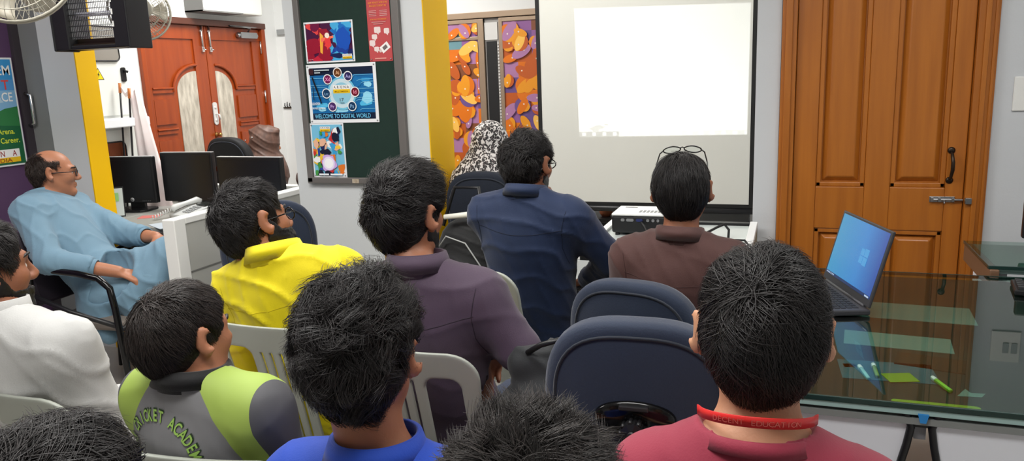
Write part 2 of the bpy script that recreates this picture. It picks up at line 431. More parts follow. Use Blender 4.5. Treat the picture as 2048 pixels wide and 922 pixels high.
for left in (True, False):
    y0, y1 = (4.213, 4.826) if left else (4.834, 5.472)
    lf = MB(); lf.bb(-.05, -.012, y0, y1, .01, 1.942)
    if left: g0, g1 = 4.5, 4.705
    else: g0, g1 = 4.905, 5.088
    zb, zs, r = .42, 1.47, .145
    o0, o1 = (y0+.005, g0-.045) if left else (g1+.05, y1-.11)
    # stiles / rails relief
    inner = (y1-.122, y1) if left else (y0, y0+.072)
    lf.bb(-.012, .0, inner[0], inner[1], .01, 1.845)
    lf.bb(-.012, .0, y0, y1, 1.845, 1.942)
    st = (y0, y0+.045) if left else (y1-.1, y1)
    lf.bb(-.012, .0, st[0], st[1], .01, 1.845)
    pts = [(.0015, y, z) for y, z in arch_pts(g0-.045 if left else g0, g1 if left else g1+.045, zb, zs, r+.045, left)]
    arc = pts[1:-1] if left else pts[2:]
    lf.tube(arc, .011, 8)
    lo = o0+.042 if left else o0
    for z in (1.497, 1.21, .74):
        lf.tube([(.002, lo, z), (.002, o1, z)], .008, 8)
        lf.bb(-.012, .001, lo, o1, z-.032, z-.008)
        lf.bb(-.012, .001, lo, o1, z-.25, z-.075) if z > .8 else None
    lf.build('door_leaf', REDWOOD, d2, bevel=.003)
    gp = MB(); mm = frameM((-.0115, 0, 0), (0, 1, 0), (0, 0, 1)); gp.prism(arch_pts(g0, g1, zb, zs, r, left), .006, mm); gp.build('glass_pane', FROST, d2)
    bt = MB(); yb = 4.787 if left else 4.870
    bt.tube([(.012, yb, 1.95), (.012, yb, 1.775)], .008); bt.bb(0, .018, yb-.012, yb+.012, 1.755, 1.79); bt.bb(0, .014, yb-.013, yb+.013, 1.9, 1.912); bt.tube([(.018, yb, 1.77), (.034, yb+.012, 1.77)], .005)
    bt.build('tower_bolt', CHROME, d2)
b = MB(); mm = frameM((0.0005, 0, 0), (0, 1, 0), (0, 0, 1)); b.prism(rrect(.046, .17, .02, 6, 4.853, 1.295), .008, mm); b.tube([(.01, 4.853, 1.29), (.04, 4.853, 1.285), (.045, 4.853, 1.25)], .006)
for z in (1.245, 1.34): b.lathe([(.012, 0), (.012, .003), (.006, .005)], 12, 0, Matrix.Translation((.008, 4.853, z)) @ Matrix.Rotation(PI/2, 4, 'Y'))
b.build('lock_plate', M('white_metal', (225, 225, 222), .3, .3), d2)
b = MB(); b.lathe([(.02, 0), (.02, .006), (.014, .012), (.012, .03), (.016, .034), (.012, .045)], 16, 0, Matrix.Translation((0, 4.845, 1.135)) @ Matrix.Rotation(PI/2, 4, 'Y')); b.build('door_knob', M('brass', (190, 150, 90), .3, .9), d2)
b = MB(); b.bb(0, .045, 5.2, 5.4, 1.865, 1.912); b.tube([(.02, 5.18, 1.888), (.02, 5.42, 1.888)], .018); b.build('door_closer', STEEL, d2, bevel=.004)
b = MB(); b.tube([(.03, 5.3, 1.914), (.05, 5.31, 1.945), (.05, 5.06, 1.953), (.03, 5.48, 1.953)], .007); b.build('closer_arm', CHROME, d2)
for z in (1.8, 1.4, .4):
    b = MB(); b.tube([(.008, 5.473, z-.05), (.008, 5.473, z+.05)], .008); b.build('hinge', CHROME, d2)
for z in (1.82, .98):
    b = MB(); b.tube([(.008, 4.212, z-.06), (.008, 4.212, z+.06)], .008); b.build('hinge', CHROME, d2)

# ------------------------------------------------------------------ door 3: aluminium framed panels with printed film, end wall
d3 = thing('door_3', None, None, (0, YE, 0)); d3['kind'] = 'structure'
b = MB(); b.bb(-2.62, -1.7, -.03, .05, 1.935, 1.98); b.bb(-2.62, -2.575, -.03, .05, 0, 1.935); b.bb(-1.745, -1.7, -.03, .05, 0, 1.935)
b.build('outer_frame', ALU, d3, bevel=.003)
for x0, x1 in ((-2.575, -2.24), (-2.115, -1.745)):
    b = MB(); e = .05
    b.bb(x0, x0+.03, -.02, .02, .02, 1.93); b.bb(x1-e, x1, -.02, .02, .02, 1.93); b.bb(x0, x1, -.0195, .0195, 1.775, 1.80) if x0 < -2.3 else None
    b.bb(x0, x1, -.0195, .0195, 1.9, 1.93); b.bb(x0, x1, -.0195, .0195, .02, .1)
    b.build('sash', ALU, d3, bevel=.003)
PC = dict(o=ink((214, 112, 26)), o2=ink((224, 146, 34)), o3=ink((184, 88, 36)), v=ink((104, 78, 132)), v2=ink((140, 92, 146)), v3=ink((168, 118, 158)), t=ink((104, 142, 150)), w=ink((226, 214, 200)), r=ink((160, 70, 74)), br=ink((128, 76, 50)), y=ink((238, 184, 84)))
def film(x0, x1, seed):
    rg = random.Random(seed); a = ART(); H0, H1 = .1, 1.9
    a.rect(x0, H0, x1, H1, PC['v2'])
    z = H0
    while z < H1-.001:
        h = min(.115, H1-z); x = x0
        while x < x1-.001:
            wd = min(.115, x1-x); a.rect(x, z, x+wd, z+h, PC[rg.choice(['v', 'v2', 'v3', 'o3', 'v2', 't', 'br', 'v3', 'o3', 'o'])]); x += wd
        z += h
    def cl(q): return [(min(max(a_, x0), x1), min(max(b_, H0), H1)) for a_, b_ in q]
    z = H0+.04
    while z < H1:
        for x in (x0+.04, x0+.15, x0+.26):
            if x > x1+.02 or rg.random() < .22: continue
            r = rg.uniform(.05, .082); xx = x+rg.uniform(-.02, .02); zz = z+rg.uniform(-.03, .03); a0 = rg.uniform(0, 6.28)
            c = rg.choice(['o', 'o2', 'o', 'v', 'o3', 'o'])
            # big leaf or fish shapes: two arcs meeting in a point, with an inner lens and an eye
            def lens(R_, wd, rot_, cx, cy):
                p = [(-R_*math.cos(t_), wd*math.sin(t_)) for t_ in [PI*k/12 for k in range(13)]]+[(R_*math.cos(t_), -wd*math.sin(t_)) for t_ in [PI*k/12 for k in range(1, 12)]]
                return cl([(cx+u*math.cos(rot_)-v*math.sin(rot_), cy+u*math.sin(rot_)+v*math.cos(rot_)) for u, v in p])
            if rg.random() < .55:
                a.poly(cl(circ(xx, zz, r, 22, a0, a0+4.3)), PC[c]); a.poly(cl(circ(xx+.3*r*math.cos(a0), zz+.3*r*math.sin(a0), r*.6, 18)), PC['o2' if c != 'o2' else 'o'])
            a.poly(lens(r*1.05, r*.5, a0+1.1, xx, zz), PC[rg.choice(['y', 'o2', 'o', 'v3', 'o3', 't' if rg.random() < .4 else 'o'])])
            a.disc(min(max(xx+.3*r*math.cos(a0+1.1), x0+.008), x1-.008), min(max(zz+.3*r*math.sin(a0+1.1), H0+.008), H1-.008), .006, PC['w'], 12)
        z += .1
    return a
for x0, x1, sd in ((-2.545, -2.29, 3), (-2.085, -1.745, 11)):
    g = MB(); g.bb(x0, x1, -.003, .004, .1, 1.9); gl = g.build('film_panel', PC['v2'], d3)
    film(x0, x1, sd).build('printed_film', gl, frameM((0, -.0034, 0), (1, 0, 0), (0, 0, 1)))
b = MB(); b.bb(-2.235, -2.12, .0, .04, .02, 1.93, 0); b.bb(-2.225, -2.14, -.005, 0, .02, 1.76, 1); b.bb(-2.235, -2.13, -.008, 0, 1.77, 1.90, 2)
for k in range(60): b.bb(-2.134, -2.122, -.006, 0, .35+k*.0235, .362+k*.0235, 2)
b.build('slot_panel', [M('slot_grey', (150, 146, 142), .5), BLACKM, M('slot_white', (205, 203, 200), .5)], d3)
# ------------------------------------------------------------------ ceiling light fixtures
for i, (x, y, p, sx, sy) in enumerate(LAMPS):
    t = thing('ceiling_light', ['white ceiling light panel over the back row of seats', 'white ceiling light panel over the glass topped desk', 'white ceiling light panel in front of the notice board pillar', 'white ceiling light panel beside the purple wall', 'white ceiling light panel over the reception desk', 'white ceiling light panel near the patterned film door'][i], 'light', (x, y, 2.8), 0)
    b = MB(); sx2, sy2 = sx/2+.03, sy/2+.03
    b.bb(-sx2, sx2, -sy2, -sy2+.025, -.06, 0); b.bb(-sx2, sx2, sy2-.025, sy2, -.06, 0); b.bb(-sx2, -sx2+.025, -sy2, sy2, -.06, 0); b.bb(sx2-.025, sx2, -sy2, sy2, -.06, 0)
    b.build('frame', WHITEP, t)
    b = MB(); b.bb(-sx/2, sx/2, -sy/2, sy/2, -.055, -.005); b.build('diffuser', M('lamp_diffuser', (250, 250, 245), .5, emit=((255, 252, 245), 2.0)), t)

# ------------------------------------------------------------------ projection screen
t = thing('projection_screen', 'white pull-down projection screen with black side borders, lit by the projector', 'screen', (-.9, 5.0, 0))
SCRM = M('screen_fabric', (219, 219, 212), .8, noise=(2, .3, (212, 212, 203)), bump=(5, .06))
b = MB(); b.bb(-.672, .672, 0, .004, .643, 2.45); b.build('fabric', SCRM, t)
b = MB(); b.bb(-.70, -.672, -.001, .005, .643, 2.45); b.bb(.672, .70, -.001, .005, .643, 2.45); b.bb(-.7, .7, -.001, .005, .615, .643); b.build('border', BLACKM, t)
b = MB(); b.tube([(-.74, .002, .6), (.74, .002, .6)], .02, 14); b.build('weight_bar', BLACK, t)
b = MB(); b.bb(-.78, .78, -.04, .05, 2.45, 2.54); b.build('case', WHITEP, t, bevel=.01)
for x in (-.6, .6):
    b = MB(); b.tube([(x, 0, 2.54), (x, 0, 2.8)], .006); b.build('hanger', STEEL, t)
# ------------------------------------------------------------------ the projector's real light: a lens-shaped gobo (rectangle with a faint task bar)
PX, PY, PZ = -.70, 3.78, .86
sp = bpy.data.lights.new('projector_beam', 'SPOT'); sp.energy = 66; sp.spot_size = 2.0; sp.spot_blend = 0; sp.shadow_soft_size = .002; sp.color = (.93, .97, 1)
spo = bpy.data.objects.new('projector_beam', sp); COL.objects.link(spo); spo.location = (PX, PY, PZ); spo.rotation_euler = (PI/2, 0, 0)   # -z looks along +y
sp.use_nodes = True; nt = sp.node_tree; N = nt.nodes; L = nt.links; em = N['Emission']
tc = N.new('ShaderNodeTexCoord'); sep = N.new('ShaderNodeSeparateXYZ'); L.new(tc.outputs['Normal'], sep.inputs[0])
def mth(op, a, b_=None, cl=False):
    n = N.new('ShaderNodeMath'); n.operation = op; n.use_clamp = cl
    for i, v in enumerate((a, b_)):
        if v is None: continue
        if isinstance(v, (int, float)): n.inputs[i].default_value = v
        else: L.new(v, n.inputs[i])
    return n.outputs[0]
DY = 5.0-PY
nz_ = mth('ABSOLUTE', sep.outputs['Z'])
sx = mth('ADD', mth('MULTIPLY', mth('DIVIDE', sep.outputs['X'], nz_), DY), PX)
sz = mth('ADD', mth('MULTIPLY', mth('DIVIDE', sep.outputs['Y'], nz_), DY), PZ)
def edge(v, c0, slope, other, sign, soft=.006):
    e = mth('SUBTRACT', v, mth('ADD', mth('MULTIPLY', other, slope), c0))
    return mth('MULTIPLY', e, sign/soft, True)
el = edge(sx, -1.32+(-.019/.834)*-1.074, -.019/.834, sz, 1); er = edge(sx, -.2445+(.0055/.8)*-1.08, .0055/.8, sz, -1)
eb = edge(sz, 1.074+.0065*1.32, .0065, sx, 1); et = edge(sz, 1.908-.031*1.339, -.031, sx, -1)
mask = mth('MULTIPLY', mth('MULTIPLY', el, er), mth('MULTIPLY', eb, et))
tb = mth('LESS_THAN', sz, 1.112)
icons = mth('MULTIPLY', mth('LESS_THAN', mth('PINGPONG', mth('ADD', sx, 1.285), .0345), .012), mth('LESS_THAN', mth('ABSOLUTE', mth('SUBTRACT', sz, 1.096)), .011))
leftp = mth('LESS_THAN', sx, -1.05)
bar = mth('MULTIPLY', mth('MULTIPLY', tb, mth('SUBTRACT', 1.0, icons)), mth('ADD', mth('MULTIPLY', leftp, .45), .3))
wn = N.new('ShaderNodeTexNoise'); wn.inputs['Scale'].default_value = 9; cmb = N.new('ShaderNodeCombineXYZ'); L.new(sx, cmb.inputs[0]); L.new(mth('MULTIPLY', sz, 3.0), cmb.inputs[1]); L.new(cmb.outputs[0], wn.inputs[0])
fig = mth('MULTIPLY', mth('MULTIPLY', mth('GREATER_THAN', wn.outputs[0], .53), mth('LESS_THAN', mth('ABSOLUTE', mth('SUBTRACT', sz, 1.138)), .024)), mth('MULTIPLY', mth('LESS_THAN', sx, -1.12), .5))
pict = mth('MULTIPLY', mask, mth('SUBTRACT', mth('SUBTRACT', 1.0, bar), fig))
L.new(pict, em.inputs['Strength'])

# low black bench below the screen with a small terracotta ornament
t = thing('media_bench', 'long low black bench standing below the projection screen', 'bench', (-.92, 5.32, 0))
b = MB(); b.bb(-.68, .68, -.18, .18, .47, .50); b.bb(-.68, .68, .1, .15, .1, .47); b.build('shelf', BLACK, t, bevel=.004)
for x in (-.66, .0, .66):
    b = MB(); b.bb(x-.02, x+.02, -.17, .17, 0, .47); b.build('side_panel', BLACK, t, bevel=.003)
b = MB(); b.bb(-.64, .64, -.16, .1, .22, .24); b.build('lower_shelf', M('olive_board', (96, 92, 80), .6), t)
b = MB(); b.lathe([(.03, 0), (.045, .02), (.05, .05), (.035, .085), (.02, .1), (.026, .112)], 20)
o = b.build('terracotta_pot', M('terracotta', (158, 92, 58), .7, noise=(20, .5, (130, 70, 44))), None, loc=(-1.2, 5.25, .5)); setp(o, 'small terracotta pot on the black bench under the screen', 'pot')

# ------------------------------------------------------------------ notice board and its posters
t = thing('notice_board', 'dark green felt notice board with grey frame on the white pillar', 'notice board', (-2.135, 3.54, 0))
b = MB(); b.bb(-.30, .30, -.012, 0, .98, 2.2); b.build('felt', CHALK, t)
b = MB(); e = .034
b.bb(-.305, -.305+e, -.028, 0, .972, 2.22); b.bb(.262, .305, -.028, 0, .972, 2.22); b.bb(-.305, .305, -.028, 0, .967, 1.0); b.bb(-.305, .305, -.028, 0, 2.19, 2.225)
b.build('frame', GFRAME, t, bevel=.004)
b = MB(); b.bb(-.028, .012, -.030, -.028, .972, .994); b.build('sticker', M('sticker', (188, 178, 160), .6, noise=(60, 1, (150, 126, 100))), t)
def poster(name, label, x0, x1, z0, z1, y, tilt=0, pins=True, w_=None, sheet=None):
    cx, cz = (x0+x1)/2, (z0+z1)/2
    t = thing(name, label, 'poster', (cx, y, cz)); t.rotation_euler = (0, tilt, 0)
    W_, H_ = x1-x0, z1-z0
    b = MB(); b.bb(-W_/2, W_/2, -.001, .0, -H_/2, H_/2); b.build('sheet', sheet or M('paper', (232, 234, 236), .5), t)
    if pins:
        for sx in (-1, 1):
            for sz_ in (-1, 1):
                b = MB(); b.sphere((sx*(W_/2-.01), -.003, sz_*(H_/2-.01)), (.004, .004, .004), 6); b.build('push_pin', STEEL, t)
    a = ART(); return t, a, W_, H_, frameM((0, -.0011, 0), (1, 0, 0), (0, 0, 1))
WH, BK, YL = ink((240, 240, 238)), ink((20, 20, 24)), ink((232, 190, 20))
def arena_logo(a, cx, cy, w_):
    h = w_*.42; a.rect(cx-w_/2, cy-h/2, cx+w_/2, cy+h/2, WH); a.rect(cx-w_/2, cy-h/2, cx+w_/2, cy-h*.02, YL)
    for i, ch in enumerate('ARENA'): a.text(ch, cx-w_*.4+i*w_*.2, cy+h*.09, h*.46, BK, .5, .85)
    for i in range(6): a.rect(cx-w_/2+i*w_*.2-.0004, cy, cx-w_/2+i*w_*.2+.0004, cy+h/2, ink((120, 120, 120))) if 0 < i < 5 else None
    a.text('MULTIMEDIA', cx, cy-h*.38, h*.26, ink((150, 110, 10)), .5, 1.3, .004)
def blob(cx, cy, rx, ry, rg, n=14, j=.25):
    return [(cx+rx*math.cos(2*PI*k/n)*(1+rg.uniform(-j, j)), cy+ry*math.sin(2*PI*k/n)*(1+rg.uniform(-j, j))) for k in range(n)]
def clampP(p, x, y): return [(max(-x, min(x, a_)), max(-y, min(y, b_))) for a_, b_ in p]
# poster 1: red and blue clouds (generic)
t, a, W_, H_, mm = poster('art_poster', 'landscape poster with red and blue nebula picture, top left on the green board', -2.389, -2.099, 1.598, 1.805, 3.5265)
X, Y = W_/2-.009, H_/2-.009; rg = random.Random(5)
a.rect(-X, -Y, X, Y, ink((70, 18, 60)))
for k in range(26):
    s_ = rg.random(); cx = rg.uniform(-X, X); cy = rg.uniform(-Y, Y)
    c = ((150, 20, 46), (196, 34, 58), (110, 16, 60), (226, 70, 70)) if cx < -.02 else ((24, 60, 150), (20, 110, 190), (14, 30, 90), (70, 170, 220))
    a.poly(clampP(blob(cx, cy, rg.uniform(.02, .05), rg.uniform(.015, .045), rg), X, Y), ink(rg.choice(c)))
a.poly([(-.055, -.05), (-.042, -.06), (-.03, .03), (-.05, .05)], ink((240, 170, 60))); a.poly([(-.045, .0), (.03, .02), (.028, .03), (-.045, .02)], ink((250, 120, 90)))
a.disc(-.008, .032, .014, ink((250, 232, 214))); a.poly(blob(-.005, -.005, .02, .03, rg), ink((230, 60, 60))); a.poly([(.05, .055), (.058, .09), (.066, .05), (.06, -.02)], ink((80, 180, 230)))
a.poly(clampP(blob(.085, .01, .04, .06, rg), X, Y), ink((20, 80, 180))); a.poly(clampP(blob(.05, -.07, .04, .012, rg), X, Y), ink((12, 30, 80)))
a.text('NEBULA' if False else '- -- ---', -X+.02, -Y+.006, .012, WH)
arena_logo(a, X-.033, -Y+.018, .056); a.build('print', t, mm)
# poster 2: digital world
t, a, W_, H_, mm = poster('welcome_poster', 'blue landscape poster reading WELCOME TO DIGITAL WORLD with round app icons', -2.395, -1.983, 1.288, 1.59, 3.524)
X, Y = W_/2-.018, H_/2-.018; rg = random.Random(9)
a.rect(-X, -Y, X, Y, ink((14, 30, 56)))
a.rect(-X, -.10, X, .095, ink((22, 104, 164)))
for k in range(18):
    cx = rg.uniform(-X, X); cy = rg.uniform(-.085, .085)
    a.poly(clampP(blob(cx, cy, rg.uniform(.015, .05), rg.uniform(.01, .03), rg), X, .10), ink(rg.choice([(40, 140, 200), (80, 184, 228), (24, 110, 172), (150, 216, 240)])))
for k in range(16):
    y_ = -.09+k*.0115; s_ = rg.choice((-1, 1)); x_ = rg.uniform(.06, .12); q = rg.uniform(.01, .02)
    a.poly([(s_*x_, y_), (s_*(x_+q), y_+.008), (s_*X, y_+.008), (s_*X, y_+.0095), (s_*(x_+q), y_+.0095), (s_*x_, y_+.0015)], ink((140, 220, 245)))
a.disc(0, .0, .085, ink((110, 190, 220))); a.disc(0, .0, .075, ink((200, 220, 228))); a.disc(0, .0, .056, ink((140, 196, 216)))
arena_logo(a, 0, .022, .1)
a.text('17', -.002, -.04, .024, ink((90, 100, 110)), .5, 1.2); a.text('YEARS', .0, -.052, .009, ink((90, 100, 110)))
for nm, x, y, c in (('Ai', -.016, .106, (96, 50, 10)), ('Ae', .045, .086, (40, 34, 84)), ('Id', .08, .006, (110, 18, 40)), ('Ps', .057, -.066, (14, 52, 88)), ('Pr', -.06, -.066, (70, 40, 96)), ('Lrc', -.09, .002, (20, 58, 92)), ('Xd', -.076, .074, (112, 20, 72))):
    a.disc(x, y, .026, WH); a.disc(x, y, .0215, ink(c)); a.text(nm, x, y-.009, .026 if len(nm) < 3 else .019, ink(tuple(min(255, v+130) for v in c)))
a.text('WELCOME TO DIGITAL WORLD', -.004, -.126, .031, ink((110, 196, 236)), .5, .74)
a.text('LEADER', -X+.008, -.055, .017, WH, 0, .8); a.text('IN MULTIMEDIA', -X+.008, -.078, .014, WH, 0, .8)
a.rect(-X+.002, .10, -X+.03, Y-.004, ink((60, 30, 34)))
for k, q in enumerate((.09, .035)): a.rect(-X+.036, .118-k*.012, -X+.036+q, .124-k*.012, ink((190, 200, 205)))
a.poly([(-.165, .09), (-.14, .02), (-.12, -.05), (-.126, -.05), (-.15, .02), (-.172, .085)], BK); a.poly([(-.17, .04), (-.17, -.03), (-.166, -.03), (-.166, .04)], BK)
a.build('print', t, mm)
# poster 3: generic bright abstract picture
t, a, W_, H_, mm = poster('portrait_poster', 'small portrait poster with bright multicoloured shapes and white glow, lowest on the board', -2.404, -2.2, 1.0, 1.287, 3.5262)
X, Y = W_/2-.008, H_/2-.008; rg = random.Random(21)
a.rect(-X, -Y, X, Y, ink((120, 190, 220)))
PAL = [(60, 160, 215), (90, 200, 235), (226, 120, 40), (30, 40, 90), (240, 200, 60), (70, 150, 70), (200, 50, 50), (230, 180, 150), (40, 70, 150), (240, 240, 240), (24, 28, 50)]
for k in range(60):
    cx = rg.uniform(-X, X); cy = rg.uniform(-Y, Y*.8)
    n = rg.choice((5, 7, 9)); a.poly(clampP(blob(cx, cy, rg.uniform(.01, .026), rg.uniform(.01, .03), rg, n, .45), X, Y), ink(rg.choice(PAL)))
a.poly(blob(0, -.068, .05, .046, rg, 20, .2), ink((206, 170, 230))); a.disc(0, -.068, .036, ink((236, 226, 250))); a.disc(0, -.068, .026, ink((252, 250, 254)))
arena_logo(a, -.006, Y-.022, .062); a.rect(-X+.03, -Y+.004, -.004, -Y+.013, ink((236, 240, 244))); a.rect(.006, -Y+.004, X-.014, -Y+.013, ink((236, 240, 244)))
a.build('print', t, mm)
# poster 4: red flyer
t, a, W_, H_, mm = poster('red_flyer', 'narrow red flyer with white speech bubbles and a laptop, top right on the board', -2.013, -1.883, 1.592, 1.97, 3.5262, sheet=M('red_paper', (188, 72, 74), .5))
X, Y = W_/2, H_/2
bub = ink((232, 214, 210))
for x, y, w_, h in ((-.018, -.035, .036, .03), (.034, -.042, .03, .026), (-.036, -.068, .03, .024), (-.05, -.098, .032, .028), (-.028, -.128, .028, .022)):
    a.poly(rrect(w_, h, .006, 3, x+.006, y), bub); a.poly([(x, y-h/2+.002), (x+.014, y-h/2+.002), (x+.012, y-h/2-.009)], bub)
rm = [(math.cos(.6)*px-math.sin(.6)*py+.026, math.sin(.6)*px+math.cos(.6)*py-.122) for px, py in ((-.026, -.018), (.026, -.018), (.026, .018), (-.026, .018))]
a.poly(rm, ink((240, 236, 232))); a.poly([(p[0]*.5+.013, p[1]*.5-.061) for p in rm], ink((110, 100, 100)))
a.disc(.0, -.138, .008, ink((220, 200, 196)))
a.text('GET READY FOR THE', 0, .092, .0125, ink((240, 150, 60)), .5, .9); a.text('BIGGEST EVENT IN', 0, .077, .0125, ink((240, 150, 60)), .5, .9)
for r in range(4):
    for q in (-.03, .03): a.rect(q-.022, .056-r*.008, q+.02, .0585-r*.008, ink((222, 170, 166)))
a.text('FOR ALL STUDENTS', 0, .012, .01, ink((240, 150, 60)))
for r in range(2): a.rect(-.04+.01*r, .001-r*.009, .04-.015*r, .0035-r*.009, ink((222, 170, 166)))
a.rect(-.034, -.178, .03, -.172, ink((222, 150, 140))); a.build('print', t, mm)
# career poster on the purple wall
t = thing('career_poster', 'blue and green career poster with framed edge on the purple wall at far left', 'poster', (-4.148, 2.95, 1.4), PI/2)
W_, H_ = .58, .6; X, Y = W_/2-.012, H_/2-.01
b = MB(); b.bb(-W_/2, W_/2, -.012, 0, -H_/2, H_/2); b.build('sheet', M('paper', (232, 234, 236), .5), t, bevel=.003)
a = ART(); a.rect(-X, -Y, X, Y, ink((84, 150, 210)))
a.rect(-X, .0, X, .12, ink((128, 176, 214))); a.rect(-X, .18, X, Y, ink((58, 146, 206))); a.poly(clampP(blob(.05, .07, .16, .03, random.Random(4)), X, Y), ink((176, 202, 220)))
a.poly([(-X, -.06), (-.1, .0), (.1, -.02), (.2, .02), (X, .03), (X, -Y), (-X, -Y)], ink((46, 120, 66))); a.poly([(-X, -.12), (.0, -.06), (X, -.08), (X, -Y), (-X, -Y)], ink((26, 96, 58)))
a.text('ADEM', X-.012, .205, .075, WH, 1, .9); a.text('T', X-.03, .125, .075, ink((216, 70, 62)), 1, 1); a.text('CE', X-.02, .06, .07, WH, 1, .8)
a.text('to Arena.', X-.04, -.12, .042, ink((214, 226, 60)), 1, .9); a.text('our Career.', X-.018, -.17, .042, ink((214, 226, 60)), 1, .9)
lx = X-.03; a.rect(lx-.36, -.25, lx, -.205, WH); a.rect(lx-.36, -.278, lx, -.25, YL)
for i, ch in enumerate('ARENA'): a.text(ch, lx-.32+i*.072, -.244, .046, ink((150, 40, 36)), .5, .8)
a.text('MULTIMEDIA', lx-.18, -.275, .03, ink((150, 60, 20)), .5, 1.5)
a.build('print', t, frameM((0, -.0125, 0), (1, 0, 0), (0, 0, 1)))
b = MB(); b.tube([(XL+.03, 3.275, 1.5), (XL+.065, 3.28, 1.49), (XL+.065, 3.28, 1.33), (XL+.03, 3.275, 1.32)], .009); o = b.build('pull_handle', CHROME); setp(o, 'slim silver pull handle on the dark trim beside the career poster', 'handle')

# ------------------------------------------------------------------ insect killer hung from the ceiling, bracket fans
t = thing('insect_killer', 'black box shaped insect killer with bare horizontal rods hanging above the seated man', 'insect killer', (-3.12, 2.93, 0), math.radians(4))
b = MB(); b.bb(-.22, -.13, -.07, .07, 1.695, 2.13); b.bb(.13, .22, -.07, .07, 1.695, 2.13); b.bb(-.22, .22, -.07, .07, 2.06, 2.13); b.bb(-.22, .22, -.06, .06, 1.695, 1.715); b.bb(-.222, -.21, -.075, .075, 1.69, 2.135); b.bb(.21, .222, -.075, .075, 1.69, 2.135)
b.build('housing', BLACK, t, bevel=.006)
b = MB(); b.bb(-.13, .13, -.045, .045, 1.715, 1.722); b.bb(-.13, .13, -.02, .02, 1.722, 1.745); b.build('tray', DKSTEEL, t)
for k in range(11):
    b = MB(); z = 1.752+k*.026; b.tube([(-.13, -.05, z), (.13, -.05, z)], .0022, 6); b.build('rod', STEEL, t)
for z in (1.86, 1.95):
    b = MB(); b.tube([(-.13, .0, z), (.13, .0, z)], .011, 12); b.build('lamp_tube', M('uv_tube', (205, 205, 215), .25), t)
b = MB()
for k in range(26): b.bb(-.128+k*.01, -.1265+k*.01, -.048, -.046, 1.745, 2.05)
b.build('guard_grille', STEEL, t)
for k in range(5):
    b = MB(); b.bb(.135, .141, -.0725, -.069, 1.79+k*.055, 1.815+k*.055); b.build('indicator_light', WHITEP, t)
for x in (-.15, .15):
    b = MB(); b.tube([(x, 0, 2.13), (x, 0, 2.8)], .004, 6); b.build('chain', STEEL, t)
CAGE = M('beige_wire', (176, 172, 158), .4, .3); BLADE = M('beige_blade', (196, 190, 174), .35, alpha=1)
def bracket_fan(label, loc, rz, r, tilt):
    t = thing('bracket_fan', label, 'fan', loc, rz); t.rotation_euler = (tilt, 0, rz)
    R3 = Matrix.Rotation(PI/2, 4, 'X')
    for s_, nm in ((-1, 'front_cage'), (1, 'rear_cage')):
        b = MB()
        for q, d in ((1, 0), (.86, .045), (.62, .062), (.34, .07)): b.tube([(r*q*math.cos(2*PI*k/36), s_*d*r/.2, r*q*math.sin(2*PI*k/36)) for k in range(36)], .0022, 5, closed=True)
        for k in range(48):
            an = 2*PI*k/48; c, s2 = math.cos(an), math.sin(an)
            b.tube([(r*q*c, s_*d*r/.2, r*q*s2) for q, d in ((1, 0), (.95, .03), (.86, .045), (.62, .062), (.34, .07), (.25, .07))], .0012, 4, cap=False)
        b.tube([(r*1.01*math.cos(2*PI*k/40), s_*.006, r*1.01*math.sin(2*PI*k/40)) for k in range(40)], .005, 6, closed=True)
        b.build(nm, CAGE, t)
    b = MB(); b.lathe([(.0, -.085), (.04, -.085), (.052, -.078), (.055, -.07)], 24, 0, R3 @ Matrix.Scale(-1, 4, (0, 0, 1))); b.build('badge', CAGE, t)
    for k in range(3):
        b = MB(); a0 = 2*PI*k/3
        vs = []; fs = []
        for i in range(7):
            q = .18+.74*i/6
            for j in range(5):
                an = a0+(-.42+.84*j/4)*(.6+.5*i/6); vs.append((r*q*math.cos(an), .022*(j-2)*.7*(1-.4*i/6), r*q*math.sin(an)))
        for i in range(6):
            for j in range(4): fs.append((i*5+j, i*5+j+1, (i+1)*5+j+1, (i+1)*5+j))
        b.add(vs, fs, 0, True); o = b.build('blade', BLADE, t); md = o.modifiers.new('thick', 'SOLIDIFY'); md.thickness = .003
    b = MB(); b.lathe([(.02, -.06), (.045, -.05), (.045, .02), (.0, .03)], 20, 0, R3); b.build('hub', BLADE, t)
    b = MB(); b.lathe([(.05, .0), (.06, .02), (.06, .11), (.03, .14)], 24, 0, Matrix.Rotation(-PI/2, 4, 'X') @ Matrix.Translation((0, 0, .07))); b.build('motor_housing', BLADE, t)
    return t
f = bracket_fan('beige bracket fan with round wire cage at top left above the purple wall', (-2.56, 2.08, 1.915), math.radians(30), .185, math.radians(-22))
b = MB(); b.tube([(0, .16, .0), (0, .24, .1), (0, .3, .9)], .012); b.build('down_rod', CAGE, f)
f = bracket_fan('beige bracket fan half hidden behind the black insect killer', (-3.235, 3.3, 1.9), math.radians(55), .15, math.radians(-10))
b = MB(); b.tube([(0, .16, .0), (0, .2, .1), (0, .34, .9)], .012); b.build('down_rod', CAGE, f)

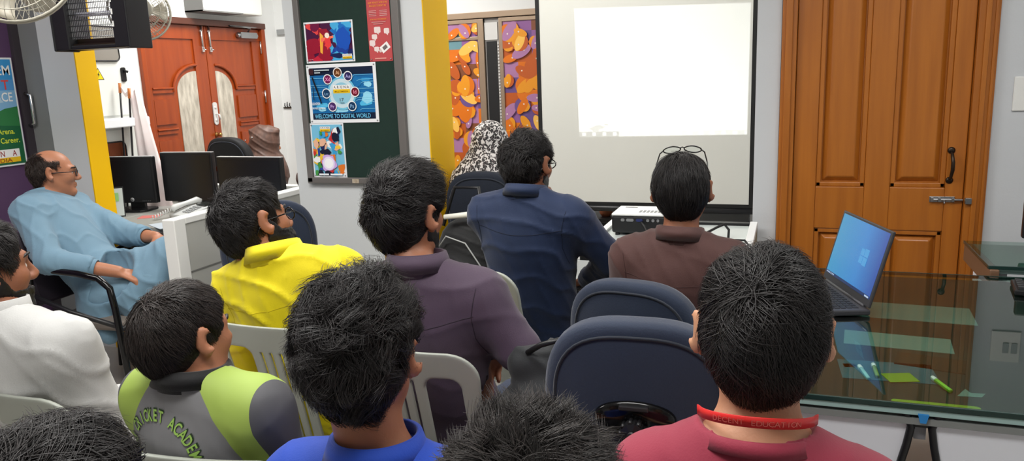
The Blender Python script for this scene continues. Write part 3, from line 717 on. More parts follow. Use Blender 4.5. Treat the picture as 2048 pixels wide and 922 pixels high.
# ------------------------------------------------------------------ electrical cabinet, banner stand, wall box, hooks
ECAB = M('white_enamel', (224, 226, 220), .35)
t = thing('electrical_cabinet', 'white steel electrical cabinet with yellow warning sign on the wall beside the double door', 'cabinet', (XL, 3.79, 0))
b = MB(); b.bb(0, .09, -.3, .2, .75, 1.95); b.build('body', ECAB, t, bevel=.006)
b = MB(); b.bb(.09, .1, -.29, .17, 1.34, 1.93); b.build('door', ECAB, t, bevel=.004)
b = MB(); b.prism(rrect(.38, .2, .025, 6, -.08, 1.785), .012, frameM((.1, 0, 0), (0, 1, 0), (0, 0, 1))); w1 = b.build('viewing_window', M('smoked_window', (140, 136, 128), .15, spec=.7), t)
b = MB(); b.tube([(.112, -.08+.19*math.cos(an), 1.785+.1*math.sin(an)) for an in [0]] + [(.112, y, z) for y, z in rrect(.39, .21, .03, 5, -.08, 1.785)], .005, 6, closed=True); b.build('window_gasket', BLACK, w1)
a = ART(); a.poly([(-.095, 1.565), (-.015, 1.565), (-.055, 1.64)], BK); a.poly([(-.088, 1.569), (-.022, 1.569), (-.055, 1.632)], ink((240, 206, 30))); a.poly([(-.052, 1.618), (-.064, 1.592), (-.055, 1.593), (-.059, 1.572), (-.046, 1.6), (-.054, 1.599)], BK); a.build('warning_sign', t, frameM((.1005, 0, 0), (0, 1, 0), (0, 0, 1)))
b = MB(); b.prism(rrect(.035, .09, .012, 4, .135, 1.595), .01, frameM((.1, 0, 0), (0, 1, 0), (0, 0, 1))); b.tube([(.112, .135, 1.62), (.13, .15, 1.61)], .008); b.build('handle', BLACK, t)
b = MB(); b.bb(.0, .24, -.3, .17, 1.27, 1.325); b.build('ledge', M('white_board', (238, 240, 242), .4), t, bevel=.006)
b = MB(); b.bb(.09, .1, -.29, .15, .8, 1.25); b.build('lower_door', ECAB, t, bevel=.004)
b = MB(); b.prism(rrect(.33, .34, .03, 6, -.1, 1.0), .01, frameM((.1, 0, 0), (0, 1, 0), (0, 0, 1))); w2 = b.build('lower_window', M('brown_window', (120, 66, 42), .2), t)
b = MB(); b.tube([(.11, y, z) for y, z in rrect(.34, .35, .035, 5, -.1, 1.0)], .005, 6, closed=True); b.build('lower_gasket', BLACK, w2)
t = thing('banner_stand', 'folding banner stand with two black rods and a pale pink banner, leaning beside the cabinet', 'banner', (-3.9, 3.86, 0))
P1, P2 = Vector((-.1, -.02, 1.53)), Vector((-.02, -.03, 1.495))
for a_, c in ((P1, Vector((-.21, -.06, .05))), (P2, Vector((-.215, .0, .05)))):
    b = MB(); b.tube([c, c.lerp(a_, .5)+Vector((.008, 0, 0)), a_], .006, 8); b.build('rod', BLACK, t)
    b = MB(); d = (a_-c).normalized(); b.tube([a_-d*.05, a_+d*.012], .009, 8); b.build('rod_tip', M('orange_tip', (214, 130, 70), .5), t)
vs = []; fs = []; nU, nV = 12, 20
for i in range(nU+1):
    for j in range(nV+1):
        u = i/nU; v = j/nV
        top = P2.lerp(Vector((.01, .03, 1.5)), u)*1.0; bot = Vector((-.02, -.05, .3)).lerp(Vector((.2, .06, .3)), u)
        p = top.lerp(bot, v); p += Vector((.01*math.sin(5*u+3*v), .012*math.sin(7*u), 0)); vs.append(p)
for i in range(nU):
    for j in range(nV): fs.append((i*(nV+1)+j, (i+1)*(nV+1)+j, (i+1)*(nV+1)+j+1, i*(nV+1)+j+1))
b = MB(); b.add(vs, fs, 0, True); o = b.build('banner_sheet', M('pink_sheet', (238, 216, 214), .55, noise=(4, .8, (240, 236, 234)), stretch=(1, 1, 2)), t); md = o.modifiers.new('t', 'SOLIDIFY'); md.thickness = .0015
vs = [P1, P1.lerp(P2, .5)+Vector((0, 0, -.035)), P2, P1+Vector((0, 0, -.03)), P1.lerp(P2, .5)+Vector((0, 0, -.06)), P2+Vector((0, 0, -.03))]
b = MB(); b.add(vs, [(0, 1, 4, 3), (1, 2, 5, 4)], 0); o = b.build('banner_top_flap', M('pink_sheet', (238, 216, 214)), t); md = o.modifiers.new('t', 'SOLIDIFY'); md.thickness = .002
t = thing('wall_unit', 'white box mounted high on the wall above the double door', 'box', (XL, 5.0, 2.16))
b = MB(); b.bb(0, .16, -.34, .34, -.125, .32); b.build('body', ECAB, t, bevel=.01)
b = MB(); b.bb(.0, .162, -.343, .1, -.128, -.118); b.bb(.0, .163, -.343, -.335, -.128, .32); b.build('edge_strip', M('grey_strip', (120, 120, 118), .5), t)  # grey strip along the bottom and one side of the box
b = MB(); b.bb(XL+.03, -2.8, YE-.025, YE, 1.905, 1.95); o = b.build('cable_trunking', M('grey_trunking', (150, 152, 152), .5), None, bevel=.003); setp(o, 'grey cable trunking running along the white end wall beside the double door', 'trunking')
t = thing('key_rack', 'tiny key rack with dark hooks on the white end wall near the pillar', 'key rack', (-4.08, YE, 1.3))
b = MB(); b.bb(-.05, .06, -.012, 0, -.012, 0); b.build('bar', DKSTEEL, t)
for k in range(4):
    b = MB(); x = -.03+k*.025; b.tube([(x, -.008, .0), (x, -.02, .01), (x+.004, -.02, .035+.01*(k % 2))], .004, 6); b.build('hook', BLACK, t)
t = thing('wall_switch', 'white switch plate on the right wall beside the orange door', 'switch', (.985, 4.0, 1.335))
b = MB(); b.bb(-.06, .06, -.01, 0, -.075, .075); b.build('plate', WHITEP, t, bevel=.004)
for x in (-.0, .035):
    b = MB(); b.bb(x-.012, x+.012, -.016, -.01, -.02, .03); b.build('rocker', M('rocker_grey', (170, 172, 174), .4), t, bevel=.002)

# ------------------------------------------------------------------ reception: partitions, desk, monitors, phone
PARTG = M('partition_grey', (172, 172, 166), .6, noise=(6, .3, (160, 160, 154))); TRIM = M('partition_trim', (228, 228, 224), .45)
t = thing('cubicle_partition', 'low grey cubicle partition with white capped end beside the man in blue', 'partition', (-2.6, 2.69, 0))
b = MB(); b.bb(-.06, -.002, .07, 1.05, .08, .885); b.build('panel', PARTG, t)
b = MB(); b.bb(-.063, .001, .07, 1.05, .655, .661); b.build('panel_joint', M('joint_dark', (110, 110, 106), .6), t)
b = MB(); b.bb(-.066, .004, 0, .07, 0, .915); b.bb(-.066, .004, .07, 1.05, .885, .915); b.bb(-.066, .004, .07, 1.05, 0, .08); b.build('trim', TRIM, t, bevel=.004)
t = thing('rear_partition', 'low partition with white cap behind the reception monitors', 'partition', (-3.3, 4.05, 0))
b = MB(); b.bb(-.82, .66, 0, .05, .06, .845); b.build('panel', PARTG, t)
b = MB(); b.bb(-.82, .66, -.008, .058, .845, .87); b.bb(-.62, -.55, -.01, .06, 0, .85); b.build('trim', TRIM, t, bevel=.004)
t = thing('reception_desk', 'grey topped reception desk between purple wall and the partition', 'desk', (-3.35, 3.55, 0))
b = MB(); b.bb(-.36, .66, -.3, .48, .72, .75); b.bb(-.79, -.36, -.1, .48, .72, .75); b.build('desktop', M('desk_grey', (158, 158, 152), .35, noise=(5, .4, (148, 148, 142))), t, bevel=.004)
for x in (-.75, .62):
    b = MB(); b.bb(x-.015, x+.015, -.08, .45, 0, .72); b.build('side_panel', GREYP, t)
b = MB(); b.bb(-.73, .6, .4, .42, .2, .72); b.build('modesty_panel', GREYP, t)
SCROFF = M('screen_off', (26, 27, 30), .3)
def monitor(label, loc, rz, w_, h, dz, logo=False, tilt=0):
    t = thing('monitor', label, 'monitor', loc, rz, 'flat black monitors')
    Rt = rot(tilt)
    b = MB(); b.box((0, 0, dz+h/2), (w_, .035, h), Rt); b.build('bezel', BLACK, t, bevel=.006)
    b = MB(); b.box((0, -.0178, dz+h/2+.006), (w_-.03, .002, h-.05), Rt); b.build('screen', SCROFF, t)
    b = MB(); b.bb(-.05, .05, .02, .05, .01, dz+.12); b.build('stand_neck', BLACK, t, bevel=.005)
    b = MB(); b.prism(rrect(.24, .17, .04, 5), .014); b.build('stand_base', BLACK, t, bevel=.003)
    if logo:
        b = MB(); b.lathe([(.013, 0), (.013, .002), (.0, .0022)], 20, 0, Matrix.Translation((0, -.0185, dz+.022)) @ Matrix.Rotation(PI/2, 4, 'X')); lg = b.build('logo_badge', M('silver_badge', (200, 202, 204), .4, .2), t)
        a = ART(); a.text('hp', 0, -.006, .017, BK); a.build('logo_letters', lg, frameM((0, -.0212, dz+.022), (1, 0, 0), (0, 0, 1)))
        b = MB()
        for k in range(5): b.bb(.07+k*.013, .076+k*.013, -.0185, -.0175, dz+.012, dz+.015)
        b.build('buttons', M('button_grey', (120, 122, 124), .4), t)
    b = MB(); b.box((0, .001, dz+h+.001), (w_-.008, .03, .003), Rt); b.build('top_edge', M('monitor_edge', (196, 198, 198), .3), t)
    return t
monitor('square black monitor with round silver badge, leftmost on the reception desk', (-3.87, 3.71, .75), math.radians(8), .345, .29, .05, True)
monitor('black monitor in the middle behind the desk phone', (-3.50, 3.80, .75), math.radians(2), .385, .305, .052)
monitor('wide black monitor at right, in front of the black office chair', (-3.02, 3.78, .75), math.radians(-4), .49, .29, .04)
t = thing('desk_phone', 'pale grey desk telephone with handset and small display', 'telephone', (-3.32, 3.60, .75), math.radians(-18))
b = MB(); b.prism([(-.1, 0), (.1, 0), (.1, .065), (.03, .055), (-.1, .02)], .19, frameM((-.095, 0, 0), (0, 1, 0), (0, 0, 1))); b.build('body', M('phone_grey', (190, 192, 190), .4), t, bevel=.006)
b = MB(); b.tube([(-.065, -.095, .045), (-.066, -.075, .058), (-.066, .0, .072), (-.066, .07, .082), (-.065, .092, .07)], [.017, .019, .013, .019, .017], 12); b.build('handset', M('phone_light', (204, 205, 202), .4), t)
b = MB(); b.box((.035, .055, .067), (.1, .045, .008), rot(.15)); b.build('display', M('phone_display', (38, 40, 38), .2), t)
for r in range(4):
    for c in range(3):
        b = MB(); b.box((.0+c*.028, .012-r*.022, .054-r*.0062), (.02, .014, .006), rot(.27)); b.build('key', M('phone_key', (150, 152, 152), .4), t)
b = MB(); b.tube([(-.065-.012*math.sin(k*1.2)-.01, -.09-.003*k, .05-.0009*k-.012*math.cos(k*1.2)) for k in range(40)], .003, 5); b.build('coiled_cord', M('phone_light', (204, 205, 202)), t)
b = MB(); b.bb(-.06, .06, -.05, .05, 0, .002); o = b.build('red_envelope', M('pink_paper', (196, 110, 104), .6), None, loc=(-3.58, 3.53, .75), rz=.5); setp(o, 'pinkish red envelope lying on the desk between monitor and telephone', 'envelope')
b = MB(); b.bb(-.1, .1, -.14, .14, 0, .003); o = b.build('blue_paper', M('bluish_paper', (176, 186, 194), .6), None, loc=(-3.22, 3.38, .75), rz=-.5); setp(o, 'pale blue paper sheet at the front edge of the reception desk', 'paper')
t = thing('photo_stand', 'small upright display frame with green picture leaning against the pilaster on the desk', 'frame', (-3.80, 3.5, .75), math.radians(38))
b = MB(); b.box((0, 0, .09), (.095, .008, .18), rot(-.2)); b.build('frame', BLACK, t, bevel=.002)
b = MB(); b.box((0, -.0045, .089), (.085, .002, .165), rot(-.2), 0); b.box((0, -.0052, .045), (.085, .002, .075), rot(-.2), 1); b.box((.0, -.006, .12), (.04, .002, .05), rot(-.2), 2); b.build('picture', [M('pale_print', (206, 214, 210), .4), M('green_print', (58, 70, 44), .5, noise=(30, .8, (44, 54, 34))), M('light_green_print', (150, 200, 120), .4)], t)  # flat print: pale ground, dark green lower part, light green patch
b = MB(); b.box((0, .035, .06), (.03, .004, .13), rot(.35)); b.build('strut', BLACK, t)
# ------------------------------------------------------------------ projector table, projector and its leads
TW = M('table_white', (212, 216, 216), .35)
t = thing('projector_table', 'glass topped table with white metal rims under the projector', 'table', (-.5, 3.45, 0))
b = MB(); b.bb(-.33, .33, -.30, .47, .715, .722); b.build('glass_top', M('milky_glass', (206, 214, 212), .12, spec=.7), t)
b = MB(); b.bb(-.365, -.33, -.33, .5, .71, .738); b.bb(.33, .365, -.33, .5, .71, .738); b.build('side_rim', M('white_rim', (236, 238, 238), .3), t, bevel=.003)
b = MB(); b.bb(-.33, .33, .46, .5, .71, .735); b.bb(-.33, .33, -.33, -.30, .71, .735); b.bb(-.345, -.33, -.3, .46, .706, .73); b.bb(.33, .345, -.3, .46, .706, .73); b.build('dark_rim', BLACK, t)
b = MB(); b.bb(-.365, .365, -.33, -.31, .56, .71); b.build('front_panel', TW, t, bevel=.003)
b = MB(); b.bb(.345, .365, -.31, .48, .1, .71); b.build('side_panel', M('olive_panel', (150, 146, 120), .6), t)
for x in (-.35, .35):
    for y in (-.3, .47):
        b = MB(); b.bb(x-.015, x+.015, y-.015, y+.015, 0, .71); b.build('leg', TW, t)
b = MB(); b.bb(-.52, .2, -.66, -.34, .60, .615); b.build('keyboard_tray', CREAM, t, bevel=.004)
t = thing('projector', 'white topped black projector with rear sockets on the glass topped table', 'projector', (-.64, 3.70, .722))
b = MB(); b.bb(-.155, .155, -.11, .11, .012, .098); b.build('body', BLACK, t, bevel=.012, seg=3)
b = MB(); b.bb(-.155, .155, -.11, .11, .096, .108); b.build('top_cover', M('projector_white', (240, 240, 238), .35), t, bevel=.008, seg=3)
b = MB(); b.bb(-.12, -.06, .06, .075, .108, .1085); b.build('lens_slot', BLACK, t)
b = MB()
for r in range(3):
    for k in range(7): b.bb(-.03+k*.018, -.018+k*.018, -.07+r*.02, -.062+r*.02, .108, .1095)
b.build('buttons', M('button_grey', (120, 122, 124)), t)
b = MB()
for k in range(12): b.bb(-.157, -.155, -.085+k*.0145, -.078+k*.0145, .025, .09)
b.build('side_vent', M('vent_silver', (200, 200, 198), .4), t)
for x, w_ in ((-.1, .018), (-.065, .036), (-.02, .032), (.02, .014), (.045, .014), (.068, .012)):
    b = MB(); b.prism(rrect(w_, .014, .006, 4, x, .077), .003, frameM((0, -.1095, 0), (1, 0, 0), (0, 0, 1))); b.build('socket', M('socket_blue', (30, 40, 90), .4) if x == -.02 else M('socket_silver', (150, 150, 152), .3, .6), t)
b = MB(); b.lathe([(.03, 0), (.034, .02), (.028, .03)], 20, 0, Matrix.Translation((-.06, .11, .055)) @ Matrix.Rotation(-PI/2, 4, 'X')); b.build('lens', BLACKGLOSS, t)
for x in (-.13, .13):
    for y in (-.09, .09):
        b = MB(); b.lathe([(.012, 0), (.01, .014)], 10, 0, Matrix.Translation((x, y, 0))); b.build('foot', BLACK, t)
b = MB(); b.tube([(-.65, 3.585, .79), (-.63, 3.56, .775), (-.60, 3.5, .745), (-.54, 3.44, .728), (-.4, 3.36, .727)], [.007, .006, .003, .003, .003], 8); o = b.build('signal_cable', BLACKM); setp(o, 'dark signal cable plugged into the back of the projector', 'cable')
b = MB(); b.tube([(-.47, 3.40, .727), (-.38, 3.52, .74), (-.30, 3.6, .775), (-.27, 3.62, .785), (-.25, 3.62, .76), (-.25, 3.6, .727)], .006, 8); o = b.build('power_cable', BLACKM); setp(o, 'black cable arching up over the right side of the glass table', 'cable')
b = MB(); b.tube([(-.30, 3.34, .74), (-.24, 3.40, .76), (-.17, 3.44, .752), (-.12, 3.40, .70), (-.115, 3.36, .5)], .005, 8); o = b.build('adapter_cable', BLACKM); setp(o, 'black cable running from the blue and white box over the right rim', 'cable')
t = thing('adapter_box', 'small blue and white box at the right end of the glass topped table', 'box', (-.315, 3.31, .722), .1)
b = MB(); b.bb(-.035, .035, -.02, .02, 0, .06); b.build('body', M('box_white', (226, 232, 236), .4), t, bevel=.006)
b = MB(); b.bb(-.0355, .0355, -.021, .0, .0, .042); b.build('blue_face', M('box_blue', (112, 154, 196), .4), t, bevel=.004)
t = thing('keyboard', 'black keyboard with pale grey keys on the tray in front of the man in navy', 'keyboard', (-.82, 2.95, .615))
b = MB(); b.bb(-.2, .2, -.07, .07, 0, .018); b.build('case', BLACK, t, bevel=.004)
b = MB()
for r in range(5):
    for k in range(15): b.bb(-.19+k*.0255, -.17+k*.0255, -.06+r*.024, -.042+r*.024, .018, .026)
b.build('keys', M('key_grey', (156, 158, 156), .4), t)  # plain pale grey keycaps

# ------------------------------------------------------------------ glass topped desks at right
def thin_glass(name, tint, refl=.9):
    mt = bpy.data.materials.new(name); mt.use_nodes = True; nt = mt.node_tree; N = nt.nodes; L = nt.links
    N.remove(N['Principled BSDF']); out = N['Material Output']
    tr = N.new('ShaderNodeBsdfTransparent'); tr.inputs[0].default_value = (*lin(tint), 1); gl = N.new('ShaderNodeBsdfGlossy'); gl.inputs[0].default_value = (refl, refl, refl, 1); gl.inputs['Roughness'].default_value = .015
    fr = N.new('ShaderNodeFresnel'); fr.inputs[0].default_value = 1.58; mx = N.new('ShaderNodeMixShader'); gm = N.new('ShaderNodeNewGeometry'); iv = N.new('ShaderNodeMath'); iv.operation = 'SUBTRACT'; iv.inputs[0].default_value = 1; L.new(gm.outputs['Backfacing'], iv.inputs[1]); ml_ = N.new('ShaderNodeMath'); ml_.operation = 'MULTIPLY'; L.new(fr.outputs[0], ml_.inputs[0]); L.new(iv.outputs[0], ml_.inputs[1])
    L.new(ml_.outputs[0], mx.inputs[0]); L.new(tr.outputs[0], mx.inputs[1]); L.new(gl.outputs[0], mx.inputs[2]); L.new(mx.outputs[0], out.inputs[0])
    MATS[name] = mt; return mt
TG = thin_glass('green_glass', (206, 224, 217)); GEDGE = M('glass_edge', (30, 52, 48), .15)
t = thing('glass_desk', 'large desk with dark green glass top and white front panels, carrying the laptop', 'desk', (.3, 1.8, 0))
b = MB(); b.bb(-.31, 1.3, .004, 1.2, .742, .75); b.build('glass_top', TG, t)
b = MB(); b.bb(-.312, 1.3, -.004, .004, .738, .751); b.bb(-.314, -.31, .0, 1.2, .738, .751); b.bb(-.31, 1.3, 1.2, 1.204, .738, .751); b.build('glass_edge', GEDGE, t, bevel=.002)
b = MB(); b.bb(-.30, 1.3, .012, 1.195, .715, .733); b.build('underboard', M('dark_board', (62, 68, 62), .5, noise=(2.2, 1, (36, 46, 48)), stretch=(1.3, 1, 1)), t)
b = MB(); b.bb(-.30, 1.3, .002, .03, .70, .715); b.build('rail', M('rail_grey', (128, 132, 130), .45), t)
b = MB(); b.bb(-.30, 1.3, .0, .02, .724, .736); b.build('glass_strip', M('pale_teal_strip', (158, 188, 184), .3), t)
fm = frameM((0, .03, 0), (1, 0, 0), (0, 0, 1))
for sgn in (-1, 1):
    px = [(sgn*.012, .698), (sgn*.022, .66), (sgn*.165, .0)]
    far = -.29 if sgn < 0 else 1.28
    b = MB(); b.prism([px[0], px[1], px[2], (far, 0), (far, .698)], .016, fm); b.build('front_panel', M('apron_white', (226, 229, 236), .5), t)
    b = MB(); b.tube([(sgn*.11, .012, .738), (sgn*.05, .012, .733), (sgn*.03, .012, .718), (sgn*.021, .012, .69), (sgn*.028, .012, .645), (sgn*.165, .012, .0)], .0085, 10); b.build('leg', BLACK, t)
b = MB(); b.prism([(-.011, .728), (.011, .728), (.006, .708), (-.006, .708)], .01, frameM((0, .004, 0), (1, 0, 0), (0, 0, 1))); b.build('blue_clip', M('blue_clip', (40, 130, 200), .35), t)
b = MB(); b.bb(-.024, .024, .012, .024, .69, .735); b.build('bracket', BLACK, t)
b = MB(); b.bb(-.012, .012, .026, .05, .655, .688); b.build('bracket_plate', M('plate_grey', (130, 132, 138), .4), t)
for x in (-.28, 1.26):
    b = MB(); b.bb(x-.015, x+.015, .1, 1.15, 0, .715); b.build('side_panel', M('apron_white', (196, 200, 208)), t)
def flat(name, label, cat, x, y, z, wx, wy, rz, mat, th=.0015, group=None):
    b = MB(); b.bb(-wx/2, wx/2, -wy/2, wy/2, 0, th); o = b.build(name, mat, None, loc=(x, y, z), rz=rz); return setp(o, label, cat, group)
ZU = .733
PTE = M('paper_pale', (150, 164, 160), .6)
flat('paper_sheet', 'long pale sheet under the desk glass, the one nearer the orange door', 'paper', .34, 2.56, ZU, .40, .17, -.05, PTE)
flat('paper_sheet', 'pale sheet under the desk glass, the one closer to the green marker', 'paper', .30, 2.27, ZU, .27, .12, -.08, PTE)
flat('blue_folder', 'muted blue folder lying under the front part of the desk glass', 'folder', .25, 2.03, ZU, .22, .13, .05, M('folder_blue', (86, 128, 150), .6, noise=(12, .7, (60, 96, 110))))
flat('yellow_note', 'yellow green paper lying on the blue folder under the glass', 'paper', .275, 1.99, ZU+.002, .07, .055, .3, M('note_yellow', (188, 196, 60), .6))
flat('brown_folder', 'dark brown folder under the glass behind the blue folder', 'folder', .36, 2.12, ZU, .16, .1, -.2, M('folder_brown', (72, 56, 44), .6))
b = MB(); b.prism([(0, 0), (.05, .01), (.06, .035), (.03, .028), (.02, .05)], .001); o = b.build('torn_paper', PTE, None, loc=(.385, 1.91, ZU), rz=-.1); setp(o, 'torn white scrap of paper beside the green marker under the glass', 'paper')
flat('white_card', 'tiny pale card lying under the glass, left of the blue folder', 'card', .165, 2.05, ZU, .03, .024, .2, PTE)
b = MB(); b.prism(rrect(.18, .02, .009, 4), .002); o = b.build('yellow_strip', M('note_yellow', (188, 196, 60)), None, loc=(.33, 1.845, ZU), rz=0); setp(o, 'narrow yellow strip under the front edge of the desk glass', 'strip')
def marker(label, x, y, rz, mat):
    t = thing('marker', label, 'marker', (x, y, ZU+.006), rz, 'markers under the desk glass')
    b = MB(); b.tube([(-.035, 0, 0), (.03, 0, 0)], .0055, 10); b.build('barrel', mat, t)
    b = MB(); b.tube([(.03, 0, 0), (.047, 0, 0)], .006, 10); b.build('cap', WHITEP, t)
    return t
marker('bright green marker lying under the desk glass near the front edge', .362, 1.955, 1.9, M('lime', (130, 200, 40), .4))
marker('pale teal marker under the desk glass beside the white card', .195, 1.99, 1.75, M('pale_teal', (150, 200, 196), .4))
marker('olive green marker under the desk glass between the teal marker and yellow paper', .222, 2.01, 1.6, M('olive_green', (120, 150, 50), .4))
# laptop
hx, hy = .118, -.35; L0 = Vector((.121, 2.793)); L1 = Vector((.237, 2.435)); mid = (L0+L1)/2; hd = (L1-L0).normalized()
# local frame: x along hinge (from far end to near end), y pointing away from the keyboard (towards the screen back)
t = thing('laptop', 'open dark grey laptop showing a blue desktop picture on the glass desk', 'laptop', (mid.x, mid.y, .751), math.atan2(hd.y, hd.x))
b = MB(); b.bb(-.185, .185, -.245, .012, .0, .018); b.build('base', M('laptop_grey', (62, 62, 66), .4, .3), t, bevel=.005)
b = MB()
for r in range(5):
    for k in range(15): b.bb(-.165+k*.0222, -.147+k*.0222, -.105+r*.0185, -.09+r*.0185, .018, .0195)
b.build('keys', M('laptop_key', (30, 30, 33), .5), t)
b = MB(); b.bb(-.06, .06, -.235, -.14, .018, .0184); b.build('touchpad', M('touchpad', (80, 80, 84), .35), t)
TILT = math.radians(15); Rl = Matrix.Translation((0, .006, .018)) @ Matrix.Rotation(-TILT, 4, 'X')
b = MB(); b.bb(-.185, .185, -.004, .004, .004, .245); b.v = [tuple(Rl @ Vector(v)) for v in b.v]; lid = b.build('lid', M('laptop_grey', (62, 62, 66)), t, bevel=.003)
# desktop picture
mt = bpy.data.materials.new('desktop_picture'); mt.use_nodes = True; nt = mt.node_tree; N = nt.nodes; L = nt.links; pb = N['Principled BSDF']; pb.inputs['Base Color'].default_value = (.01, .01, .012, 1); pb.inputs['Roughness'].default_value = .25
tcn = N.new('ShaderNodeTexCoord'); sp_ = N.new('ShaderNodeSeparateXYZ'); L.new(tcn.outputs['Object'], sp_.inputs[0])
mr = N.new('ShaderNodeMapRange'); mr.inputs[1].default_value = -.17; mr.inputs[2].default_value = .17; L.new(sp_.outputs['X'], mr.inputs[0])
cr = N.new('ShaderNodeValToRGB'); cr.color_ramp.elements[0].color = (*lin((64, 158, 205)), 1); cr.color_ramp.elements[1].color = (*lin((44, 86, 170)), 1); e_ = cr.color_ramp.elements.new(.62); e_.color = (*lin((58, 140, 212)), 1); L.new(mr.outputs[0], cr.inputs[0])
L.new(cr.outputs[0], pb.inputs['Emission Color']); pb.inputs['Emission Strength'].default_value = .85
b = MB(); b.bb(-.172, .172, -.0046, -.004, .028, .236); b.v = [tuple(Rl @ Vector(v)) for v in b.v]; b.build('display', mt, lid)
def em(name, rgb, s): return M(name, (8, 8, 10), .3, emit=(rgb, s))
a = ART(); ml = Rl @ frameM((0, -.0048, .135), (1, 0, 0), (0, 0, 1))
for x0, x1, z0, z1 in ((.03, .054, .002, .024), (.056, .084, .002, .027), (.03, .054, -.023, .0), (.056, .084, -.026, .0)): a.rect(x0, z0, x1, z1, em('logo_glow', (84, 168, 228), .85))
a.rect(-.172, -.107, .172, -.098, em('taskbar_glow', (40, 70, 130), .5))
for k in range(6): a.rect(-.165+k*.011, -.105, -.159+k*.011, -.1, em('icon_glow', (200, 220, 240), .8))
a.rect(.14, -.105, .168, -.1, em('icon_glow', (200, 220, 240), .8)); a.build('desktop_icons', lid, ml)
b = MB(); b.tube([(-.15, .006, .018), (.15, .006, .018)], .008, 10); b.build('hinge', M('laptop_grey', (62, 62, 66)), t)
b = MB()
for k in range(9): b.bb(-.13+k*.03, -.122+k*.03, -.012, -.008, .018, .0186)
b.build('speaker_holes', M('touchpad', (80, 80, 84)), t)
# second desk
t = thing('side_desk', 'second glass topped desk with brown end panel beyond the large glass desk', 'desk', (.68, 3.03, 0))
b = MB(); b.bb(.0, 1.2, .02, .44, .768, .776); b.build('glass_top', TG, t)
b = MB(); b.bb(-.003, 1.2, .012, .02, .764, .777); b.bb(-.004, 0, .02, .44, .764, .777); b.build('glass_edge', GEDGE, t, bevel=.002)
b = MB(); b.bb(.03, 1.2, .03, .43, .745, .765); b.build('underboard', M('side_board', (118, 136, 134), .4), t)
b = MB(); b.prism([(0, .0), (.03, .0), (.03, .44), (0, .44)], .07, frameM((0, 0, .695), (1, 0, 0), (0, 1, 0))); b.build('end_panel', M('brown_end', (112, 84, 64), .4), t, bevel=.004)
b = MB(); b.bb(.02, 1.15, .06, .08, 0, .7); b.build('front_panel', M('apron_white', (196, 200, 208)), t)
for x in (.05, 1.12):
    b = MB(); b.bb(x-.015, x+.015, .05, .42, 0, .745); b.build('leg_panel', M('apron_white', (196, 200, 208)), t)
monitor('low black display whose edge shows at the far right above the second desk', (.995, 3.3, .776), math.radians(-6), .32, .15, .05)
t = thing('keyboard', 'black keyboard at the right end of the large glass desk', 'keyboard', (.90, 2.80, .751), math.radians(-8))
b = MB(); b.bb(-.2, .2, -.07, .07, 0, .018); b.build('case', BLACK, t, bevel=.004)
b = MB()
for r in range(5):
    for k in range(15): b.bb(-.19+k*.0255, -.17+k*.0255, -.06+r*.024, -.042+r*.024, .018, .026)
b.build('keys', M('key_dark', (46, 48, 50), .4), t)

# ------------------------------------------------------------------ chairs
PLAS = M('chair_plastic', (166, 170, 160), .42, noise=(4, .4, (154, 158, 150)))
def plastic_chair(label, loc, rz, mat=PLAS):
    t = thing('plastic_chair', label, 'chair', loc, rz, 'moulded plastic chairs of the audience')
    H0, H1 = .40, .86; zc = (H0+H1)/2; hh = (H1-H0)/2
    def fn(u, v):
        hw = .205+.02*(v/hh)
        d = sd_rbox2(u/hw*.215, v, .215, hh, .075)
        for s_ in (-1, 1): d = np.maximum(d, -sd_rbox2(u-s_*(.124+.012*v), v-.005, .046, .155, .03))
        for c in (-.045, -.015, .015, .045): d = np.maximum(d, -sd_rbox2(u-c*(1+.25*v), v-.0, .0042, .15, .004))
        return d
    def warp(V):
        V = V.copy(); u = V[:, 0]; z = V[:, 2]+zc; V[:, 1] += -.205-(z-.43)*.26+.55*u*u; V[:, 2] = z; return V
    sdf_plate('backrest', fn, .235, hh, .012, .0045, mat, t, warp, .004)
    def fs(u, v): return sd_rbox2(u, v, .215-.02*(v < 0), .21, .06)
    def ws(V):
        x, y, z = V[:, 0].copy(), V[:, 1].copy(), V[:, 2].copy(); return np.stack([x, z, .44-y-.022*np.exp(-((x/.12)**2+(z/.12)**2))], 1)
    sdf_plate('seat', fs, .22, .215, .014, .006, mat, t, ws, .004)
    b = MB(); b.bb(-.2, .2, .19, .204, .395, .435); b.bb(-.2, .2, -.204, -.19, .395, .435); b.bb(-.207, -.194, -.19, .19, .395, .435); b.bb(.194, .207, -.19, .19, .395, .435); b.build('skirt', mat, t, bevel=.004)
    for sx in (-1, 1):
        for sy in (-1, 1):
            b = MB(); x, y = sx*.185, sy*.185
            b.add([(x-.024, y-.02, .42), (x+.024, y-.02, .42), (x+.024, y+.02, .42), (x-.024, y+.02, .42)]+[(x+sx*.03+a_, y+sy*.05+c, 0) for a_, c in ((-.014, -.013), (.014, -.013), (.014, .013), (-.014, .013))], [(0, 1, 2, 3), (4, 7, 6, 5), (0, 4, 5, 1), (1, 5, 6, 2), (2, 6, 7, 3), (3, 7, 4, 0)]); b.build('leg', mat, t, bevel=.006)
    return t
NAVY = M('navy_fabric', (31, 43, 65), .8, noise=(5, .6, (26, 37, 56)), bump=(220, .12), sheen=.2)
NAVYE = M('navy_piping', (24, 31, 44), .75, bump=(220, .1), sheen=.2)
